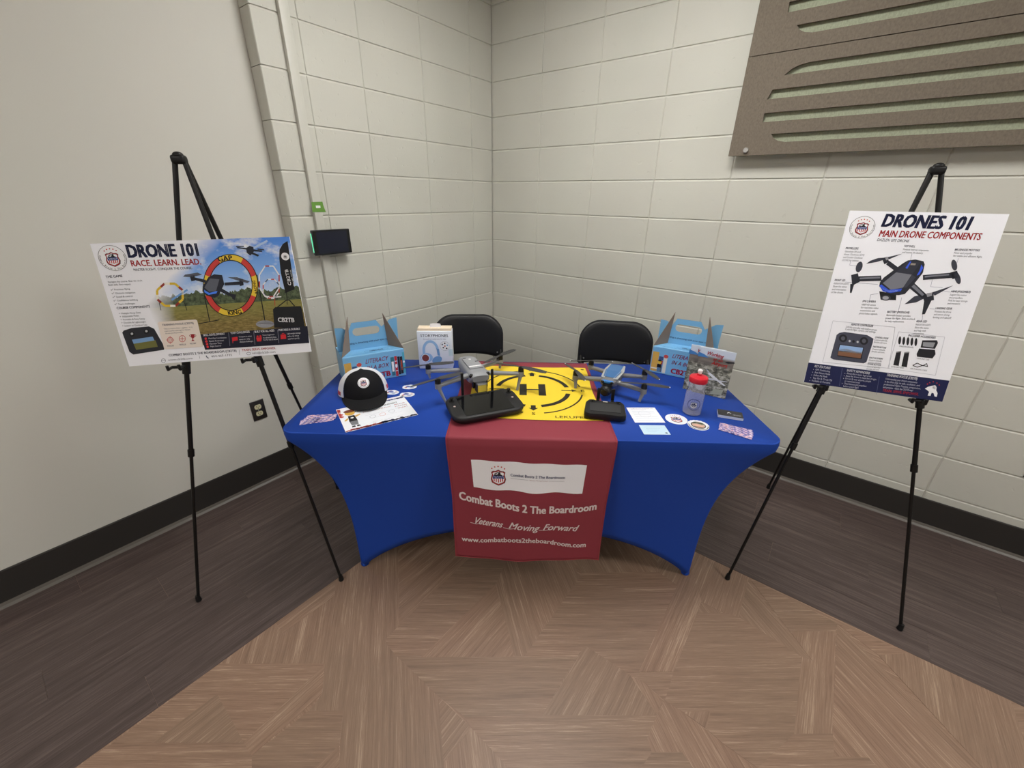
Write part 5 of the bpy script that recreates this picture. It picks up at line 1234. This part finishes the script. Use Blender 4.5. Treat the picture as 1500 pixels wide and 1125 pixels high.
def drone(label, s, t, z, deg, spec):
    d = place('camera_drone', label, 'drone', s, t, z, deg, None); G1 = spec['body_mat']; G2 = mat('dark_grey_plastic', (52, 53, 56), .45)
    bo = hull(MB(), spec['secs']).obj('fuselage', G1, d)
    spec['top'](d, bo)
    sh = spec['shoulder']
    for k, (mx, my, mz) in enumerate(spec['motors']):
        front = k < 2; sx = -1 if mx < 0 else 1
        a = (sx*sh[0][0], sh[0][1], sh[0][2]) if front else (sx*sh[1][0], sh[1][1], sh[1][2])
        am = MB(); arm_quad(am, a, (mx, my, mz-.016), .026, .018, .019, .014); am.cyl((mx, my, mz-.026), (mx, my, mz-.004), .0135, .0135, 16); ao = am.obj('arm', G1, d)
        MB().cyl((mx, my, mz-.004), (mx, my, mz+.014), .0125, .0118, 18).cyl((mx, my, mz+.014), (mx, my, mz+.018), .0095, .0085, 14).obj('motor', M_BLACKPL, ao)
        lf = spec['legs'][k]
        if lf:
            lg = MB(); arm_quad(lg, (mx, my, mz-.020), lf, .017, .013, .011, .008) if abs(lf[0]-mx)+abs(lf[1]-my) > .004 else lg.cyl((mx, my, mz-.02), lf, .008, .005, 10); lg.obj('landing_leg', G1, ao)
        for a_ in spec['blades'][k]:
            pb = MB(); tip = blade(pb, (mx, my, 0), rad(a_-deg), spec['bl'], spec['bw'], mz+.018); po = pb.obj('propeller_blade', MPROP, d)
            if spec.get('tips'): MB().ball(tuple(tip), (.003, .003, .0015), nu=8, nv=5).obj('blade_tip', WHITE_TIP, po)
    spec['camera'](d)
    return d
WHITE_TIP = mat('white_tip', (235, 235, 238), .5)
M_GREY = mat('grey_drone_shell', (138, 140, 145), .42, 0, .45)
def big_top(d, bo):
    MB().box((0, .004, .1055), (.062, .132, .004), .0016, 2).obj('battery_cover', mat('battery_grey', (146, 148, 153), .4), bo, 'flat grey battery top')
    MB().box((0, -.040, .1078), (.056, .010, .001)).obj('light_stripe', mat('white_stripe', (236, 236, 238), .35), bo, 'white stripe')
    MB().cyl((0, .045, .1074), (0, .045, .1082), .006, n=16).obj('power_button', mat('white_stripe', (236, 236, 238), .35), bo)
    MB().box((-.020, .063, .1078), (.014, .006, .001)).box((.022, .012, .1078), (.014, .006, .001)).obj('latch_slot', M_BLACKPL, bo)
    for sx in (-1, 1): MB().ball((sx*.036, -.098, .088), (.010, .008, .010)).obj('vision_sensor', M_SCREEN, bo)
def big_cam(d):
    g = MB().box((0, -.100, .058), (.050, .022, .050), .008, 3).box((-.029, -.100, .050), (.008, .020, .034), .003, 2).box((.029, -.100, .050), (.008, .020, .034), .003, 2).obj('gimbal_mount', M_BLACKPL, d, 'black gimbal yoke')
    c = MB().box((0, -.116, .042), (.048, .034, .044), .005, 3).obj('camera', mat('camera_dark', (60, 60, 62), .35), d, 'square gimbal camera')
    MB().box((0, -.1335, .040), (.038, .0015, .030)).obj('painted_reflection', mat('yellow_reflection', (226, 202, 84), .3), c, 'yellow reflection painted on the lens box'); MB().box((0, -.1335, .0585), (.040, .0015, .005)).obj('trim', mat('silver_trim', (170, 170, 172), .3), c)  # yellow patch paints a reflection on the lens box
drone('large grey camera drone standing behind the big-screen controller', -.240, .062, ZP-.001, 22.5, dict(body_mat=M_GREY, secs=[(.118, .030, .050, .088), (.108, .038, .042, .100), (.06, .044, .036, .104), (-.02, .046, .036, .105), (-.075, .047, .042, .104), (-.100, .044, .054, .098), (-.112, .034, .062, .090)],
    top=big_top, shoulder=((.040, -.070, .082), (.036, .070, .050)), motors=[(-.183, -.118, .090), (.183, -.118, .090), (-.176, .118, .062), (.176, .118, .062)], legs=[(-.158, -.132, .002), (.163, -.126, .002), (-.172, .116, .012), (.172, .116, .012)],
    blades=[(38, 218), (155, 335), (200, 20), (53, 233)], bl=.112, bw=.032, camera=big_cam))
M_GREY2 = mat('mid_grey_drone_shell', (118, 118, 120), .45, 0, .45)
def small_top(d, bo):
    MB().add([(-.026, -.070, .0775), (.026, -.070, .0775), (.034, .000, .0815), (.030, .078, .0800), (-.030, .078, .0800), (-.034, .000, .0815)], [(0, 1, 2, 5), (5, 2, 3, 4)]).obj('blue_skin', mat('blue_skin', (52, 104, 160), .35), bo, 'blue decal on the top shell')
    for sx in (-1, 1): MB().add([(sx*.018, -.084, .0772), (sx*.036, -.072, .074), (sx*.044, .02, .0765), (sx*.036, .082, .0790), (sx*.028, .082, .0812), (sx*.030, .01, .0825)], [(0, 1, 2, 5), (5, 2, 3, 4)]).obj('grey_shell_wing', mat('pale_grey_shell', (168, 170, 172), .4), bo)
    MB().box((0, -.098, .066), (.050, .014, .014), .005, 3).obj('blue_nose', mat('bright_blue', (44, 120, 196), .35), bo, 'bright blue nose strip')
    for sx in (-1, 1): MB().ball((sx*.020, -.105, .066), (.007, .004, .006)).obj('vision_sensor', M_SCREEN, bo)
def small_cam(d):
    MB().box((0, -.088, .044), (.042, .030, .030), .008, 3).obj('gimbal_mount', M_BLACKPL, d)
    MB().ball((0, -.112, .030), (.026, .024, .024)).cyl((0, -.128, .030), (0, -.138, .029), .016, .015, 18).obj('camera', M_BLACKPL, d, 'black ball camera')
drone('smaller grey drone with blue top standing beside the landing pad', .387, .060, ZP-.002, -26, dict(body_mat=M_GREY2, secs=[(.094, .022, .036, .068), (.086, .032, .028, .078), (.03, .038, .024, .080), (-.04, .037, .026, .079), (-.085, .034, .040, .074), (-.098, .028, .052, .070)],
    top=small_top, shoulder=((.032, -.060, .056), (.030, .050, .046)), motors=[(-.149, -.075, .062), (.149, -.075, .062), (-.124, .080, .062), (.124, .080, .062)], legs=[(-.140, -.090, .002), (.140, -.092, .002), None, None],
    blades=[(112, 285), (-14, 166), (0, 180), (-70, 110)], bl=.094, bw=.026, tips=True, camera=small_cam))

# ------------------------------------------------------------------ controllers
c = place('smart_controller', 'wide black drone controller with large dark screen and two antennas', 'controller', -.172, -.178, ZP-.0016, 22.5)
w, dp = .292, .178
def rr(w, h, r, n=6):
    P = []
    for cx, cy, a0 in ((w/2-r, h/2-r, 0), (-w/2+r, h/2-r, PI/2), (-w/2+r, -h/2+r, PI), (w/2-r, -h/2+r, 3*PI/2)):
        for i in range(n+1): a = a0+PI/2*i/n; P.append((cx+r*math.cos(a), cy+r*math.sin(a)))
    return P
tilt = Matrix.Rotation(rad(3), 4, 'X')
def slab(levels, r):
    mb = MB(); ol = rr(w, dp, r); n = len(ol); vs = []
    for k, z in levels: vs += [tuple(tilt @ Vector((x*k, y*(1-(1-k)*w/dp), z))) for x, y in ol]
    fs = [(a*n+i, a*n+(i+1) % n, (a+1)*n+(i+1) % n, (a+1)*n+i) for a in range(len(levels)-1) for i in range(n)]
    fs += [tuple(range(n))[::-1], tuple(range((len(levels)-1)*n, len(levels)*n))]; return mb.add(vs, fs, 0, None, True)
slab([(.90, .005), (.97, .009), (.985, .018), (1.0, .022)], .045).obj('lower_shell', mat('controller_black', (20, 20, 22), .5, 0, .35), c)
slab([(1.0, .0222), (1.0, .030), (.985, .034), (.97, .0352)], .045).obj('upper_shell', mat('controller_charcoal', (34, 34, 36), .45, 0, .35), c)
sc = MB().box((0, .0, .0358), (.196, .150, .0016), .0005, 1, M=tilt).obj('screen', M_SCREEN, c, 'large glossy dark screen')
for sx in (-1, 1):
    st_ = MB().cyl((sx*.121, .048, .034), (sx*.121, .048, .040), .013, .011, 18).cyl((sx*.121, .048, .040), (sx*.121, .048, .050), .0045, .0045, 12).cyl((sx*.121, .048, .050), (sx*.121, .048, .054), .0085, .0075, 14).obj('control_stick', M_BLACKPL, c)
    MB().cyl((sx*.121, .004, .034), (sx*.121, .004, .0372), .005, .0045, 14).obj('button', mat('pale_button', (190, 170, 166), .4), c, 'small pale button')
    an = MB().box((sx*.064, .088, .080), (.0115, .008, .110), .003, 2).cyl((sx*.064-.008, .086, .028), (sx*.064+.008, .086, .028), .007, n=12); an.obj('antenna', M_BLACKPL, c, 'upright black antenna')
c = place('remote_controller', 'small black remote controller with two short antennas on the pad corner', 'controller', .302, -.205, ZP-.001, -10)
prof = [(-.080, -.030), (-.076, -.044), (-.060, -.050), (0, -.047), (.060, -.050), (.076, -.044), (.080, -.030), (.076, .030), (.064, .046), (.03, .044), (0, .043), (-.03, .044), (-.064, .046), (-.076, .030)]
def shell(levels):
    mb = MB(); n = len(prof); vs = []
    for k, z, s_ in levels: vs += [(x*k, y*k, z+s_*(y+.05)) for x, y in prof]
    fs = [(a*n+i, a*n+(i+1) % n, (a+1)*n+(i+1) % n, (a+1)*n+i) for a in range(len(levels)-1) for i in range(n)]+[tuple(range(n))[::-1], tuple(range((len(levels)-1)*n, len(levels)*n))]
    return mb.add(vs, fs, 0, None, True)
shell([(.93, .001, 0), (1.0, .008, .02), (1.0, .020, .14), (.96, .027, .15)]).obj('shell', mat('controller_black', (20, 20, 22), .5, 0, .35), c, angle=60)
MB().add([(-.058, -.030, .0312), (.058, -.030, .0312), (.060, .024, .0394), (-.060, .024, .0394), (-.058, -.030, .026), (.058, -.030, .026), (.060, .024, .030), (-.060, .024, .030)], [(0, 1, 2, 3), (0, 4, 5, 1), (1, 5, 6, 2), (2, 6, 7, 3), (3, 7, 4, 0)]).obj('grip_pad', mat('controller_panel', (36, 36, 38), .6), c, 'matt rubber panel')
MB().box((0, .034, .0415), (.018, .006, .002), .0008, 1).obj('indicator', mat('pale_label', (196, 186, 176), .4), c); MB().box((.004, -.0445, .016), (.042, .0015, .006)).obj('maker_plate', mat('grey_label', (130, 130, 132), .4), c)
for sx in (-1, 1):
    MB().box((sx*.028, .052, .066), (.013, .005, .052), .002, 2).cyl((sx*.028, .048, .036), (sx*.028, .048, .044), .006, n=10).obj('antenna', M_BLACKPL, c)
    MB().ball((sx*.060, -.042, .020), (.006, .004, .005)).obj('screw_cap', mat('pale_cap', (150, 148, 146), .4), c)
    MB().tube([(sx*.050+.012*math.cos(a), .032+.010*math.sin(a), .0425) for a in [2*PI*i/12 for i in range(13)]], .0012, 5).cyl((sx*.050, .032, .036), (sx*.050, .032, .047), .0035, .003, 10).obj('control_stick', M_BLACKPL, c)
